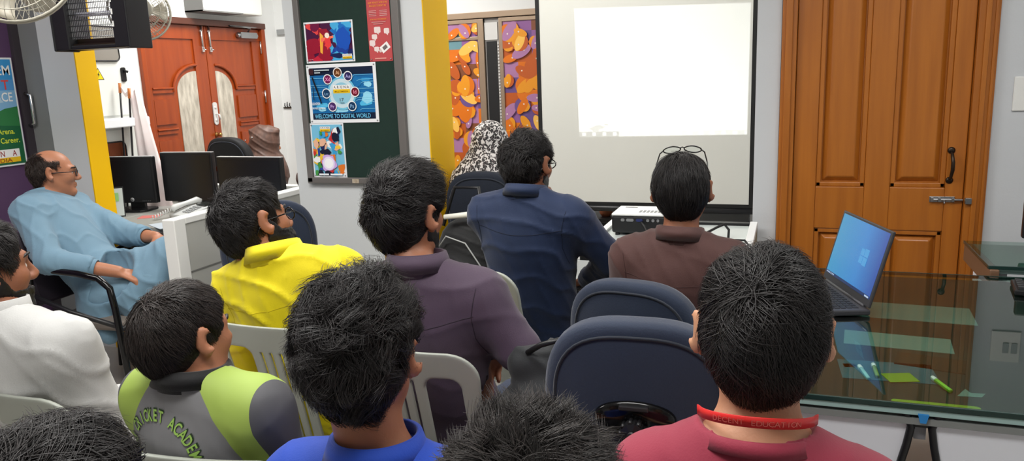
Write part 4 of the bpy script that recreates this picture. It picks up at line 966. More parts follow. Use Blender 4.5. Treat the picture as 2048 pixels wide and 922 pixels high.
def office_chair(label, loc, rz, top=.99, w_=.40, tilt=0.0, plate=True, fab=None):
    t = thing('office_chair', label, 'chair', loc, rz, 'fabric covered office chairs')
    H0 = top-.46; zc = (top+H0)/2; hh = .23; hw = w_/2
    def outline(s=1.0, n=64):
        pts = []
        for k in range(n):
            a_ = 2*PI*k/n; c, s_ = math.cos(a_), math.sin(a_)
            ex = 2.9 if s_ > 0 else 3.4
            r = (abs(c)**ex+abs(s_)**ex)**(-1/ex); x = hw*r*c*s; z = hh*r*s_*s
            x *= 1-.09*(z/hh < 0)*abs(z/hh)
            pts.append((x, z))
        return pts
    def yw(x, z): return -.21-(z+zc-.5)*(.12+tilt)+.5*x*x
    b = MB(); vs = []; fs = []; rings = [(1.0, -.012), (.995, -.026), (.96, -.036), (.9, -.040), (.6, -.047), (.25, -.05)]
    rings2 = [(1.0, .012), (.99, .028), (.93, .042), (.6, .05), (.25, .052)]
    n = 64; allr = rings[::-1]+rings2
    for s_, dy in allr:
        for x, z in outline(s_): vs.append((x, yw(x, z)+dy, z+zc))
    for i in range(len(allr)-1):
        for k in range(n): fs.append((i*n+k, i*n+(k+1) % n, (i+1)*n+(k+1) % n, (i+1)*n+k))
    fs.append(tuple(range(n))); fs.append(tuple(range((len(allr)-1)*n, len(allr)*n))[::-1])
    b.add(vs, fs, 0, True); back = b.build('backrest', fab or NAVY, t)
    for dy, s_ in ((-.038, .985), ):
        b = MB(); b.tube([(x, yw(x, z)+dy-.004, z+zc) for x, z in outline(.87)], .0038, 6, closed=True); b.build('piping', NAVYE, back)
    b = MB(); vs = []; fs = []
    for s_, dz in ((.2, .0), (.7, -.004), (.95, -.02), (1, -.04), (.98, -.06), (.9, -.075), (.2, -.08)):
        for k in range(48):
            a_ = 2*PI*k/48; c, q = math.cos(a_), math.sin(a_); r = (abs(c)**3+abs(q)**3)**(-1/3); vs.append((.225*r*c*s_, .03+.215*r*q*s_, .49+dz))
    for i in range(6):
        for k in range(48): fs.append((i*48+k, i*48+(k+1) % 48, (i+1)*48+(k+1) % 48, (i+1)*48+k))
    fs.append(tuple(range(48))); fs.append(tuple(range(6*48, 7*48))[::-1])
    b.add(vs, fs, 0, True); b.build('seat', fab or NAVY, t)
    pz = top-.214; py = yw(0, pz-zc)-.05
    if plate:
        b = MB(); Mx = frameM((0, py, pz), (1, 0, 0), (0, 0, 1))
        b.add([Mx @ Vector((.088*q*math.cos(2*PI*k/40), .04*q*math.sin(2*PI*k/40), h_)) for q, h_ in ((1, -.01), (1.0, .004), (.94, .011), (.3, .014)) for k in range(40)], [(i*40+k, i*40+(k+1) % 40, (i+1)*40+(k+1) % 40, (i+1)*40+k) for i in range(3) for k in range(40)]+[tuple(range(120, 160)), tuple(range(40))[::-1]], 0, True)
        pl = b.build('back_plate', BLACKGLOSS, t)
        b = MB(); b.bb(-.032, .032, py-.022, py-.004, pz+.022, pz+.034); b.build('plate_clamp', M('dark_metal', (70, 70, 72), .3, .7), pl, bevel=.003)
        b = MB()
        prof = [(.026, 0), (.028, .012), (.026, .026), (.012, .03)]
        b.lathe(prof, 9, 0, frameM((0, py-.016, pz-.022), (1, 0, 0), (0, 0, 1)), sm=False); b.lathe([(.011, .0), (.011, .004), (.006, .005)], 16, 0, frameM((0, py-.046, pz-.022), (1, 0, 0), (0, 0, 1)))
        for k in range(9):
            a_ = 2*PI*(k+.5)/9; b.tube([(.026*math.cos(a_), py-.018, pz-.022+.026*math.sin(a_)), (.026*math.cos(a_), py-.04, pz-.022+.026*math.sin(a_))], .005, 6)
        b.build('tilt_knob', BLACK, pl)
    b = MB(); b.tube([(0, py-.012, pz-.02), (0, py-.012, pz-.2), (0, py+.02, .44), (0, -.08, .39), (0, .02, .39)], .02, 8); b.bb(-.022, .022, py-.02, py-.006, pz-.26, pz-.02); b.build('back_bar', BLACK, t)
    b = MB(); b.tube([(0, .02, .41), (0, .02, .12)], .026, 14); b.build('gas_lift', BLACK, t)
    for k in range(5):
        a_ = 2*PI*k/5+.3; b = MB(); b.tube([(.0, .02, .12), (.26*math.cos(a_), .02+.26*math.sin(a_), .075)], [.026, .016], 8); b.build('base_spoke', BLACK, t)
        b = MB(); c = Vector((.27*math.cos(a_), .02+.27*math.sin(a_), .028)); d = Vector((-math.sin(a_), math.cos(a_), 0)); b.tube([c-d*.022, c-d*.005], .028, 14); b.tube([c+d*.005, c+d*.022], .028, 14); b.tube([c-d*.02, c+Vector((0, 0, .05)), c+d*.02], .008, 6); b.build('caster', BLACK, t)
    return t
# ------------------------------------------------------------------ people
V3 = lambda *a: np.array(a, float)
def unit(v): v = np.array(v, float); return v/np.linalg.norm(v)
def heading(h): h = math.radians(h); return V3(math.cos(h), -math.sin(h), 0), V3(math.sin(h), math.cos(h), 0)
def head_rot(h, p, r):
    rt, fw = heading(h); up = V3(0, 0, 1); p = math.radians(p); r = math.radians(r)
    fw, up = fw*math.cos(p)+up*math.sin(p), -fw*math.sin(p)+up*math.cos(p)
    rt, up = rt*math.cos(r)-up*math.sin(r), up*math.cos(r)+rt*math.sin(r)
    return np.stack([rt, fw, up], 1)
def skin(name, rgb): return M(name, rgb, .48, noise=(18, .5, tuple(int(v*.9) for v in rgb)), bump=(160, .06), sss=.06)
_ph = np.random.RandomState(3)
WV = [(_ph.normal(size=3), _ph.uniform(0, 6.28)) for _ in range(24)]
def wob(x, y, z, fr, i0=0, n=6):
    s = 0
    for d, p in WV[i0:i0+n]: s = s+np.sin((x*d[0]+y*d[1]+z*d[2])*fr+p)
    return s/n
def folds(V, N, amp, fr=42., seed=0, drag=(0, 0, 1)):
    """cloth creases: warped ridges running mostly across the drag direction"""
    x, y, z = V.T; d = unit(drag)
    q = (x*d[0]+y*d[1]+z*d[2])*fr+3.2*wob(x, y, z, 7., seed)+1.3*wob(x, y, z, 19., seed+5)
    r = 1-np.abs(np.sin(q)); a = .5+.5*wob(x, y, z, 6., seed+9)
    return V+N*((r**3-.3)*amp*np.clip(a*1.7, 0, 1.3))[:, None]
def vnormals(V, Q):
    n = np.cross(V[Q[:, 2]]-V[Q[:, 0]], V[Q[:, 3]]-V[Q[:, 1]]); N = np.zeros_like(V)
    for k in range(4): np.add.at(N, Q[:, k], n)
    return N/(np.linalg.norm(N, axis=1)[:, None]+1e-12)
def relax(V, Q, it=1, f=.5):
    for _ in range(it):
        A = np.zeros_like(V); c = np.zeros(len(V))
        for k in range(4):
            np.add.at(A, Q[:, k], V[Q[:, (k+1) % 4]]); np.add.at(c, Q[:, k], 1)
        V = V*(1-f)+f*A/np.maximum(c, 1)[:, None]
    return V
def head_prims(H, R, s, fem=False):
    L = lambda x, y, z: H+R@(V3(x, y, z)*s)
    P = []
    P.append((p_ell(L(0, -.012, .022), V3(.075, .096, .089)*s, R), .02))
    P.append((p_ell(L(0, .034, -.04), V3(.056, .056, .075)*s, R), .035))
    for q in (-1, 1):
        P.append((p_rc(L(q*.05, -.005, -.045), L(q*.014, .066, -.097), .019*s, .017*s), .03))
        P.append((p_ell(L(q*.036, .058, -.022), V3(.024, .026, .022)*s, R), .025))
        P.append((p_rc(L(q*.014, .087, .02), L(q*.04, .07, .022), .011*s, .009*s), .018))
        P.append((p_ell(L(q*.012, .1, -.034), V3(.008, .01, .008)*s, R), .008))
    P.append((p_rc(L(0, .088, .016), L(0, .111, -.028), .0065*s, .0115*s), .014))
    P.append((p_ell(L(0, .076, -.1), V3(.02, .018, .016)*s, R), .02))
    P.append((p_ell(L(0, .088, -.058), V3(.023, .012, .006)*s, R), .006)); P.append((p_ell(L(0, .087, -.069), V3(.019, .012, .0065)*s, R), .006))
    C = [(p_ell(L(q*.031, .1, .0), V3(.015, .012, .009)*s, R), .012) for q in (-1, 1)]
    C.append((p_ell(L(0, .101, -.0632), V3(.02, .006, .0012)*s, R), .002))
    for q in (-1, 1):
        Re = R@np.array(rot(0, 0, q*-.6))@np.array(rot(.18, 0, 0))
        P.append((p_ell(L(q*.089, -.014, .002), V3(.0078, .0215, .0355)*s, Re), .007))
        P.append((p_ell(L(q*.082, -.004, -.028), V3(.006, .009, .011)*s, Re), .008))
        C.append((p_ell(L(q*.098, -.006, .003), V3(.0075, .0105, .018)*s, Re), .006))
    return P, C
def hand_prims(w_, d, n, curl, right, s=1.0, pinch=False):
    """w_ wrist, d hand direction, n palm normal (palm looks along n)"""
    d = unit(d); n = unit(np.array(n)-d*np.dot(n, d)); side = np.cross(d, n)*(1 if right else -1)   # towards the thumb
    P = []
    for i, o in enumerate((.026, .009, -.009, -.025)):
        kn = w_+d*(.088-.004*abs(i-1))*s+side*o*s; P.append((p_rc(w_+d*.012*s+side*o*.55*s, kn, .0135*s, .0115*s, (n, .8)), .012))
        Ls = (.07, .08, .074, .058)[i]*s; a = curl*(.8+.12*i); p = kn; ang = 0; rad = .0094*s
        for k, fr in enumerate((.45, .3, .25)):
            ang += a*(.9, 1.1, .7)[k]; q = p+(d*math.cos(ang)+n*math.sin(ang)+side*o*.8)*Ls*fr/1.02
            P.append((p_rc(p, q, rad, rad*.9), .004)); p = q; rad *= .9
    t0 = w_+d*.03*s+side*.02*s; t1 = t0+(d*.55+side*.62+n*.35)*.038*s; t2 = t1+(d*.8+side*.25+n*(.3+curl*.4))*.034*s; t3 = t2+(d*.85-side*.05+n*(.3+curl*.5))*.026*s
    P.append((p_rc(t0, t1, .0145*s, .012*s), .012)); P.append((p_rc(t1, t2, .0112*s, .0102*s), .004)); P.append((p_rc(t2, t3, .0102*s, .0085*s), .003))
    return P
def run(F, prims, infl=0.0):
    for (pr, k) in prims:
        fn, lo, hi = pr
        F.union((lambda f_: (lambda x, y, z: f_(x, y, z)-infl))(fn), lo-infl, hi+infl, k)

HAIRM = {}
def hair_mat(name, rgb, rough=.36):
    if name not in HAIRM:
        cap = M('hair_root_'+name, tuple(int(v*.7) for v in rgb), .8, spec=.15)
        mt = bpy.data.materials.new('hair_'+name); mt.use_nodes = True; nt = mt.node_tree; N = nt.nodes; L = nt.links; pb = N['Principled BSDF']
        pb.inputs['Roughness'].default_value = rough; pb.inputs['Specular IOR Level'].default_value = .4
        at_ = N.new('ShaderNodeAttribute'); at_.attribute_name = 'strand'; mx = N.new('ShaderNodeMix'); mx.data_type = 'RGBA'
        mx.inputs[6].default_value = (*lin(tuple(v*.75 for v in rgb)), 1); mx.inputs[7].default_value = (*lin(tuple(v*1.75 for v in rgb)), 1)
        L.new(at_.outputs['Fac'], mx.inputs[0]); L.new(mx.outputs[2], pb.inputs['Base Color'])
        HAIRM[name] = mt; MATS['cap_of_'+mt.name] = cap
    return HAIRM[name]
def hair(parent, org, H, R, s, mat, o, seed):
    rs = np.random.RandomState(seed)
    g = lambda k, d: o.get(k, d)
    c0 = V3(0, -.012, .022); TOP, SIDE, BACK, FRONT = g('top', .022), g('side', .013), g('back', .018), g('front', .018)
    hl = g('hl', [-.105, -.098, -.06, .012, .018, .012, .035, .066, .08]); hy = [-.13, -.06, -.032, -.012, .012, .03, .045, .07, .11]
    def base(d):
        up = d[:, 2] >= 0; r = np.where(up[:, None], V3(.0765, .0985, .0905), V3(.0765, .0985, .122)); ex = np.where(up, 2., 2.15)
        return (np.abs(d/r)**ex[:, None]).sum(1)**(-1/ex)
    def mask(d):
        p = c0+d*base(d)[:, None]; m = np.clip((p[:, 2]-np.interp(p[:, 1], hy, hl)-np.clip((np.abs(p[:, 0])-.022)*g('taper', .9), 0, .04)*(p[:, 1] < -.02)+.003*np.sin(p[:, 0]*190)+.006)/.02, 0, 1)
        m = m*np.clip((np.sqrt(((p[:, 1]+.006)/.021)**2+((p[:, 2]+.004)/.034)**2+(p[:, 0]*0)**2)-1)/.25, 0, 1)
        if g('bald', 0): m = m*np.clip(((g('bald', 0)-p[:, 2])+np.clip(-p[:, 1]-.02, 0, 1)*.8)/.02, 0, 1)
        return m
    bumps = [(unit(b_[0]), b_[1], b_[2]) for b_ in g('bumps', [])]
    def thick(d):
        wt = np.clip(d[:, 2], 0, 1)**1.2; wb = np.clip(-d[:, 1], 0, 1)*(1-wt); wf = np.clip(d[:, 1], 0, 1)*(1-wt); ws = np.clip(1-wt-wb-wf, 0, 1)
        t = TOP*wt+BACK*wb+FRONT*wf+SIDE*ws
        low = np.clip((-d[:, 2]-.25)/.6, 0, 1); t = t*(1-.6*low)
        for b_, a_, wd in bumps: t = t+a_*np.exp(-((1-d@b_)/wd))
        return t
    lump = g('lump', .003); kv = [rs.normal(size=3)*g('lfr', 9.) for _ in range(10)]; kp = rs.uniform(0, 6.28, 10)
    def noise(d): return sum(np.sin(d@k+p) for k, p in zip(kv, kp))/10*lump*2.2
    # cap
    nu, nv = 110, 72
    th = np.linspace(0, PI, nv+1)[1:-1]; ph = np.linspace(0, 2*PI, nu, endpoint=False)
    T, Pp = np.meshgrid(th, ph, indexing='ij'); D = np.stack([np.sin(T)*np.cos(Pp), np.sin(T)*np.sin(Pp), np.cos(T)], -1).reshape(-1, 3)
    D = np.vstack([D, [[0, 0, 1.]], [[0, 0, -1.]]]); mk = mask(D); rad = base(D)+np.where(mk > 0, thick(D)*.5*np.sqrt(mk)+noise(D)*mk, 0)-.014*(1-mk)
    Vl = c0+D*rad[:, None]; Q = []
    for i in range(nv-2):
        j = np.arange(nu); Q.append(np.stack([i*nu+j, (i+1)*nu+j, (i+1)*nu+(j+1) % nu, i*nu+(j+1) % nu], 1))
    Q = np.concatenate(Q); nT = len(D)-2
    j = np.arange(nu); tops = np.stack([np.full(nu, nT), j, (j+1) % nu, (j+1) % nu], 1)
    Vw = H+(Vl*s)@R.T
    # keep only cap faces with some hair on them
    keep = (mk[Q] > 0).any(1); Q = Q[keep]
    tri = np.stack([np.full(nu, nT), j, (j+1) % nu], 1)
    # strands
    n = g('n', 3500); K = g('K', 6)
    d = rs.normal(size=(n*3, 3)); d /= np.linalg.norm(d, axis=1)[:, None]; d = d[(mask(d) > .25)][:n]; n = len(d)
    wv = unit(g('whorl', (.12, -.75, .75))); comb = V3(*g('comb', (0, .1, -.35)))
    nc = g('clumps', 160); cd = rs.normal(size=(nc*3, 3)); cd /= np.linalg.norm(cd, axis=1)[:, None]; cd = cd[mask(cd) > .1][:nc]
    ci = np.argmax(d@cd.T, 1); cang = rs.normal(0, g('mess', .3), len(cd)); clift = rs.uniform(0, 1, len(cd))
    def flow(D, ang, W):
        f = -(W-D*(D*W).sum(1)[:, None]); f /= (np.linalg.norm(f, axis=1)[:, None]+.15)
        c = comb-D*(D@comb)[:, None]; f = f+c
        if g('part', None) is not None:
            pv = V3(*g('part')); wgt = np.clip(D[:, 2]-.2, 0, 1)[:, None]; f = f*(1-.8*wgt)+(pv-D*(D@pv)[:, None])*wgt*1.6
        f /= (np.linalg.norm(f, axis=1)[:, None]+1e-6); ang = ang+g('swirl', .8)*np.exp(-(1-(D*W).sum(1))/.05); sd = np.cross(D, f); return f*np.cos(ang)[:, None]+sd*np.sin(ang)[:, None]
    Ln = g('len', .06)*rs.uniform(.6, 1.15, n); aj = cang[ci]+rs.normal(0, .18, n)
    Wd = wv+rs.normal(0, g('wjit', .13), (n, 3)); Wd /= np.linalg.norm(Wd, axis=1)[:, None]; Wc = wv+rs.normal(0, .08, (len(cd), 3)); Wc /= np.linalg.norm(Wc, axis=1)[:, None]; cL = np.full(len(cd), g('len', .06)); D = d.copy(); C = cd.copy(); pts = []; ph0 = rs.uniform(0, 6.28, len(cd))[ci]+rs.normal(0, .4, n); lift = g('lift', .004)*(rs.uniform(0, 1, n)**2+.9*clift[ci]); tj = rs.uniform(.55, 1.08, n)
    curl = g('curl', 0.); cf = g('cfr', 1.4); side0 = None; mk0 = np.sqrt(mask(d))
    for k in range(K):
        u = k/(K-1); rd = base(D); m_ = np.maximum(np.sqrt(mask(D)), .16*mk0)
        rr = rd+thick(D)*m_*(tj*(.55+.47*u))+noise(D)*m_+lift*np.maximum(m_, .3)*u**1.5
        if k == 0: rr = rd+thick(D)*mk0*.42
        X = c0+D*rr[:, None]; fl = flow(D, aj, Wd)
        if curl: X = X+np.cross(D, fl)*(curl*u*np.sin(cf*6.28*u+ph0))[:, None]+D*(curl*.7*u*np.cos(cf*6.28*u+ph0))[:, None]
        pts.append(X)
        st = Ln/(K-1)/rd; D = D+fl*st[:, None]; D /= np.linalg.norm(D, axis=1)[:, None]
        cf_ = flow(C, cang, Wc); C = C+cf_*(cL/(K-1)/base(C))[:, None]; C /= np.linalg.norm(C, axis=1)[:, None]
        D = D+(C[ci]-D)*(g('conv', .12)*u); D /= np.linalg.norm(D, axis=1)[:, None]
    Pt = np.stack(pts, 1)                                   # n,K,3
    tg = np.gradient(Pt, axis=1); tg /= np.linalg.norm(tg, axis=2)[..., None]+1e-9
    nr = Pt-c0; nr = nr-tg*(nr*tg).sum(2)[..., None]; nr /= np.linalg.norm(nr, axis=2)[..., None]+1e-9; bn = np.cross(tg, nr)
    rw = g('rad', .0006)*1.15*(1-.8*(np.arange(K)/(K-1))**2)[None, :, None]*rs.uniform(.7, 1.3, n)[:, None, None]
    ring = np.stack([Pt+(nr*math.cos(a)+bn*1.5*math.sin(a))*rw for a in (PI/2, PI/2+2.094, PI/2+4.189)], 2)     # n,K,3,3
    SV = H+(ring.reshape(-1, 3)*s)@R.T
    b0 = (np.arange(n)*K*3)[:, None, None]; kk = (np.arange(K-1)*3)[None, :, None]; jj = np.arange(3)[None, None, :]
    a0 = b0+kk+jj; a1 = b0+kk+(jj+1) % 3; SQ = np.stack([a0, a1, a1+3, a0+3], -1).reshape(-1, 4)
    V = np.vstack([Vw, SV]); Qa = np.vstack([Q, SQ+len(Vw)])
    sv = np.clip(.45*rs.uniform(0, 1, len(cd))[ci]+.75*rs.uniform(0, 1, n)**2, 0, 1); sa = np.concatenate([np.zeros(len(Vw)), np.repeat(sv, K*3)])
    o_ = np_mesh('hair', V, Qa, [MATS.get('cap_of_'+mat.name, mat), mat], parent, True, origin=org, attr=dict(strand=sa), mi=np.concatenate([np.zeros(len(Q)), np.ones(len(SQ))]))
    return o_

def ring_strip(c, R, rx, ry, h, th, flare=0., open_front=.0, wavy=0, n=72, tilt_back=0.):
    """collar band: ellipse ring with height h; local frame R (right,fwd,up)"""
    vs = []; fs = []
    a0 = PI/2+open_front; a1 = PI/2+2*PI-open_front
    cl = open_front == 0; m = n if cl else n+1
    prof = [(0, 0), (flare, h), (flare+th*.5, h+th*.35), (flare+th, h), (th+flare*.15, 0)]
    for k in range(m):
        a = a0+(a1-a0)*k/n; c_, s_ = math.cos(a), math.sin(a)
        for dr, z in prof:
            p = V3((rx+dr)*c_, (ry+dr)*s_, z+tilt_back*(-s_)*(z > 0)); vs.append(tuple(c+R@p))
    q = len(prof)
    for k in range(m if cl else m-1):
        k2 = (k+1) % m
        for i in range(q): fs.append((k*q+i, k2*q+i, k2*q+(i+1) % q, k*q+(i+1) % q))
    return vs, fs

PIDX = [0]
def person(label,  H, head=(0, 0, 0), body=0, N=None, P=None, s=1.0, skinm=None, hairm=None, ho=None, shirt=None, sleeves='long', collar='shirt', pants=None, arms=None, legs=None, group=None, wide=1.0, infl=.013, fold=.006, kameez=False, beard=None, collar_mat=None, brows=True, drag=(.2, .1, 1), shtilt=0., attr=None, cut_h=None, name='person', cuffpos=.14, drop=.056):
    PIDX[0] += 1; seed = PIDX[0]*13
    H = V3(*H); R = head_rot(*head); rt, fw = heading(body); up = V3(0, 0, 1)
    N = V3(*N) if N is not None else H-fw*.045*s-up*.15*s
    P = V3(*P) if P is not None else V3(N[0], N[1], .52)-fw*.0
    rsh = rt*math.cos(shtilt)+up*math.sin(shtilt)
    sp = lambda t: P+(N-P)*t+fw*(-.02*math.sin(PI*t))
    ax = unit(N-P); fwB = unit(fw-ax*np.dot(fw, ax)); RB = np.stack([np.cross(fwB, ax), fwB, ax], 1); rtB = unit(RB[:, 0]*.5+rsh*.5)
    Ls = np.linalg.norm(N-P)/.5
    SH = {q: N+rtB*q*.160*s*wide-ax*drop*s+fwB*.005 for q in (-1, 1)}
    arms = arms or {}; AR = {}
    legs = legs or {}; LG = {}
    for q in (-1, 1):
        hip = P+rt*q*.088*s
        kn, an = legs.get(q, (hip+fw*.34*s+rt*q*.07+up*.0, None)); kn = V3(*kn)
        if an is None: an = V3(kn[0], kn[1], .09)-fw*.1+rt*q*.02
        LG[q] = (hip, kn, V3(*an))
        if q in arms:
            e, w_, hd, pn, cu = arms[q]; AR[q] = (V3(*e), V3(*w_), V3(*hd), V3(*pn), cu)
        else:
            e = SH[q]+rt*q*.035*s+fw*.06*s-up*.26*s; w_ = hip+fw*.25*s+up*.125*s-rt*q*.01; AR[q] = (e, w_, fw-rt*q*.3-up*.15, -up, .25)
    torso = [(p_ell(sp(.0), V3(.172*wide, .125, .12)*s, RB), .05), (p_ell(sp(.32), V3(.15*wide, .108, .16*Ls)*s, RB), .06),
             (p_ell(sp(.68), V3(.165*wide, .112, .19*Ls)*s, RB), .06), (p_rc(SH[-1]-ax*.012, SH[1]-ax*.012, .058*s, .058*s), .06)]
    nb = N+ax*.0
    hb = H+R@(V3(0, -.022, -.065)*s)
    traps = [(p_rc(N+rtB*q*.03*s+ax*.008*s-fwB*.012, SH[q]+ax*.010-fwB*.01, .042*s, .046*s), .04) for q in (-1, 1)]
    neck = [(p_rc(N-ax*.04*s, hb, .06*s, .053*s), .03)]
    uarm = {q: [(p_rc(SH[q], AR[q][0], .056*s, .043*s), .03)] for q in (-1, 1)}
    farm = {q: [(p_rc(AR[q][0], AR[q][1]+(AR[q][0]-AR[q][1])*.02, .043*s, .028*s), .02)] for q in (-1, 1)}
    hands = {q: hand_prims(AR[q][1], AR[q][2], AR[q][3], AR[q][4], q > 0, s) for q in (-1, 1)}
    thigh = {q: [(p_rc(LG[q][0], LG[q][1], .084*s, .06*s), .04)] for q in (-1, 1)}
    calf = {q: [(p_rc(LG[q][1], LG[q][2], .058*s, .036*s), .03)] for q in (-1, 1)}
    foot = {q: [(p_rc(LG[q][2]-up*.05-fw*.03, LG[q][2]-up*.062+fw*.13+rt*q*.03, .036*s, .026*s), .02)] for q in (-1, 1)}
    hp, hc = head_prims(H, R, s)
    allp = torso+traps+neck+[x for q in (-1, 1) for x in uarm[q]+farm[q]+hands[q]+thigh[q]+calf[q]+foot[q]]+hp
    lo = np.min([p[0][1] for p in allp], 0)-.03; hi = np.max([p[0][2] for p in allp], 0)+.03; lo[2] = max(lo[2], .004-.0)
    fine = [[], [], []]
    for c, r_, st in [(H, .135*s, .0042)]+[(AR[q][1]+unit(AR[q][2])*.08, .115, .0052) for q in (-1, 1)]:
        for i in range(3): fine[i].append((c[i]-r_, c[i]+r_, st))
    fine[2].append((N[2]-.08, H[2], .006))
    F = Field(*[axis_pts(lo[i], hi[i], .013, fine[i]) for i in range(3)])
    run(F, allp)
    for (pr, k) in hc: F.cut(*pr, k)
    V, Q = F.mesh(); V = relax(V, Q, 1, .35)
    org = V3(P[0], P[1], 0)
    bo = np_mesh(name, V, Q, skinm, None, True, origin=org); bo.location = org
    setp(bo, label, 'person', group)
    # eyes
    mb = MB()
    for q in (-1, 1):
        c = H+R@(V3(q*.031, .0738, -.001)*s); e_ = MB()
        Mx = frameM(c-org, R[:, 0], R[:, 2]); Mx = Mx @ Matrix.Rotation(PI, 4, 'Y')
        e_.lathe([(.0, .0125), (.003, .0121), (.0031, .01212), (.0062, .0108), (.0063, .01079), (.0105, .0068), (.0125, 0), (.009, -.0087), (0, -.0125)][::-1], 16, 0, Mx)
        e_.mi = [2 if i >= 16*6 else (1 if i >= 16*4 else 0) for i in range(len(e_.f))]
        e_.build('eye', [M('eye_white', (220, 212, 205), .2), M('iris_brown', (60, 36, 20), .2), M('pupil', (8, 8, 8), .1)], bo)
    hm = hairm or hair_mat('black', (20, 17, 16))
    if brows:
        for q in (-1, 1):
            mb = MB(); mb.tube([(H+R@(V3(q*x, y, z)*s)-org) for x, y, z in ((.013, .0975, .0225), (.027, .0955, .027), (.041, .084, .026), (.05, .07, .02))], [.0028, .0038, .0035, .0018], 8); mb.build('eyebrow', hm, bo)
    if ho is not None: hair(bo, org, H, R, s, hm, ho, seed)
    if beard:
        L = lambda x, y, z: H+R@(V3(x, y, z)*s); th = beard.get('th', .006)
        Fb = Field(*[np.arange(H[i]-.14, H[i]+.14, .004, dtype=f32) for i in range(3)])
        run(Fb, [hp[0], hp[1]]+[p for p in hp[2:] if True][:0]+[(p_rc(L(q*.05, -.005, -.045), L(q*.014, .066, -.097), .019*s, .017*s), .03) for q in (-1, 1)]+[(p_ell(L(0, .076, -.1), V3(.02, .018, .016)*s, R), .02), (p_ell(L(0, .088, -.063), V3(.026, .012, .014)*s, R), .01)], th)
        zt = beard.get('z', -.03)
        def region(x, y, z):
            x, y, z = x-H[0], y-H[1], z-H[2]; lx = (x*R[0, 0]+y*R[1, 0]+z*R[2, 0])/s; ly = (x*R[0, 1]+y*R[1, 1]+z*R[2, 1])/s; lz = (x*R[0, 2]+y*R[1, 2]+z*R[2, 2])/s
            line = np.interp(ly, [-.02, .01, .04, .085, .1], [.02, .0, zt-.012, zt-.016, zt-.018])
            d = np.maximum(lz-line, -ly-.012+.15*np.clip(-lz-.06, 0, 1)); d = np.maximum(d, -lz-.118)
            mouth = np.sqrt((lx/.022)**2+((lz+.064)/.009)**2)-1
            return -np.maximum(d, -mouth*.01-(ly < .06)*1.0)+wob(x, y, z, 260., 3)*.0025
        Fb.cut(region, H-.15, H+.15, .004)
        Vb, Qb = Fb.mesh(); Nb = vnormals(Vb, Qb); Vb = Vb+Nb*(wob(*Vb.T, 420., 8)*.0016)[:, None]
        np_mesh('beard', Vb, Qb, hm, bo, origin=org)
    # shirt
    if shirt is not None:
        sp_ = torso+traps+[x for q in (-1, 1) for x in uarm[q]]
        if sleeves == 'long': sp_ = sp_+[x for q in (-1, 1) for x in farm[q]]
        if kameez: sp_ = sp_+[x for q in (-1, 1) for x in thigh[q]]+kameez
        lo = np.min([p[0][1] for p in sp_], 0)-.05; hi = np.max([p[0][2] for p in sp_], 0)+.06
        F = Field(*[np.arange(lo[i], hi[i], .0068 if collar == 'crew' else .0085, dtype=f32) for i in range(3)]); run(F, sp_, infl)
        run(F, [(p_rc(N-ax*.05*s, N+ax*.01*s, .05*s, .05*s), .03)], infl)
        ro = {'crew': .078, 'none': .07}.get(collar, .068)*s
        nd = unit(ax+fwB*(.42 if collar != 'crew' else .5)); nc_ = N+ax*(.03 if cut_h is None else cut_h)*s+fwB*.004
        F.cut(*p_rc(nc_+nd*ro*.6, nc_+nd*.16*s, ro, ro*1.05), .008)
        for q in (-1, 1):
            e, w_ = AR[q][0], AR[q][1]
            if sleeves == 'long': F.cut(*p_half_ball(w_+(e-w_)*cuffpos, w_-e, .17), .004)
            else:
                c = SH[q]+(e-SH[q])*.8; F.cut(*p_half_ball(c, e-SH[q], .11), .004)
        if not kameez:
            F.cut(*p_half_ball(P+fw*.16-up*.02, fw*.8+up*-.1, .30), .01)
        V, Q = F.mesh(); V = relax(V, Q, 2, .5); Nn = vnormals(V, Q); V = folds(V, Nn, fold*.75, 34., seed % 9, drag); V = folds(V, Nn, fold*.5, 52., (seed+4) % 9, (drag[0]+.8, drag[1], drag[2]*.5)); V = relax(V, Q, 1, .3)
        at = attr(V, dict(N=N, P=P, RB=RB, SH=SH, s=s)) if attr else None
        so = np_mesh('shirt' if not kameez else 'kameez', V, Q, shirt, bo, attr=at, origin=org)
        cm = collar_mat or shirt
        Rc = np.stack([unit(rtB-nd*np.dot(rtB, nd)), np.cross(nd, unit(rtB-nd*np.dot(rtB, nd))), nd], 1)
        cN = nc_-org
        if collar == 'shirt':
            v, f = ring_strip(cN-nd*.022, Rc, .0715*s, .0765*s, .055*s, .006, -.008, .25); mb = MB(); mb.add(v, f, 0, True)
            v, f = ring_strip(cN+nd*.033*s, Rc, .064*s, .069*s, -.042*s, .006, .017, .3); mb.add(v, f, 0, True); mb.build('collar', cm, bo)
        elif collar == 'stand':
            v, f = ring_strip(cN-nd*.022, Rc, .0705*s, .0755*s, .052*s, .005, -.008, .15); mb = MB(); mb.add(v, f, 0, True); mb.build('collar', cm, bo)
        elif collar == 'crew':
            v, f = ring_strip(cN-nd*.003, Rc, .0825*s, .087*s, .018*s, .006, -.008, 0); mb = MB(); mb.add(v, f, 0, True); mb.build('neckband', cm, bo)
        elif collar == 'polo':
            v, f = ring_strip(cN-nd*.024, Rc, .0715*s, .0765*s, .042*s, .006, -.006, .3); mb = MB(); mb.add(v, f, 0, True)
            v, f = ring_strip(cN+nd*.018*s, Rc, .0655*s, .0705*s, -.036*s, .006, .015, .35); mb.add(v, f, 0, True); mb.build('collar', cm, bo)
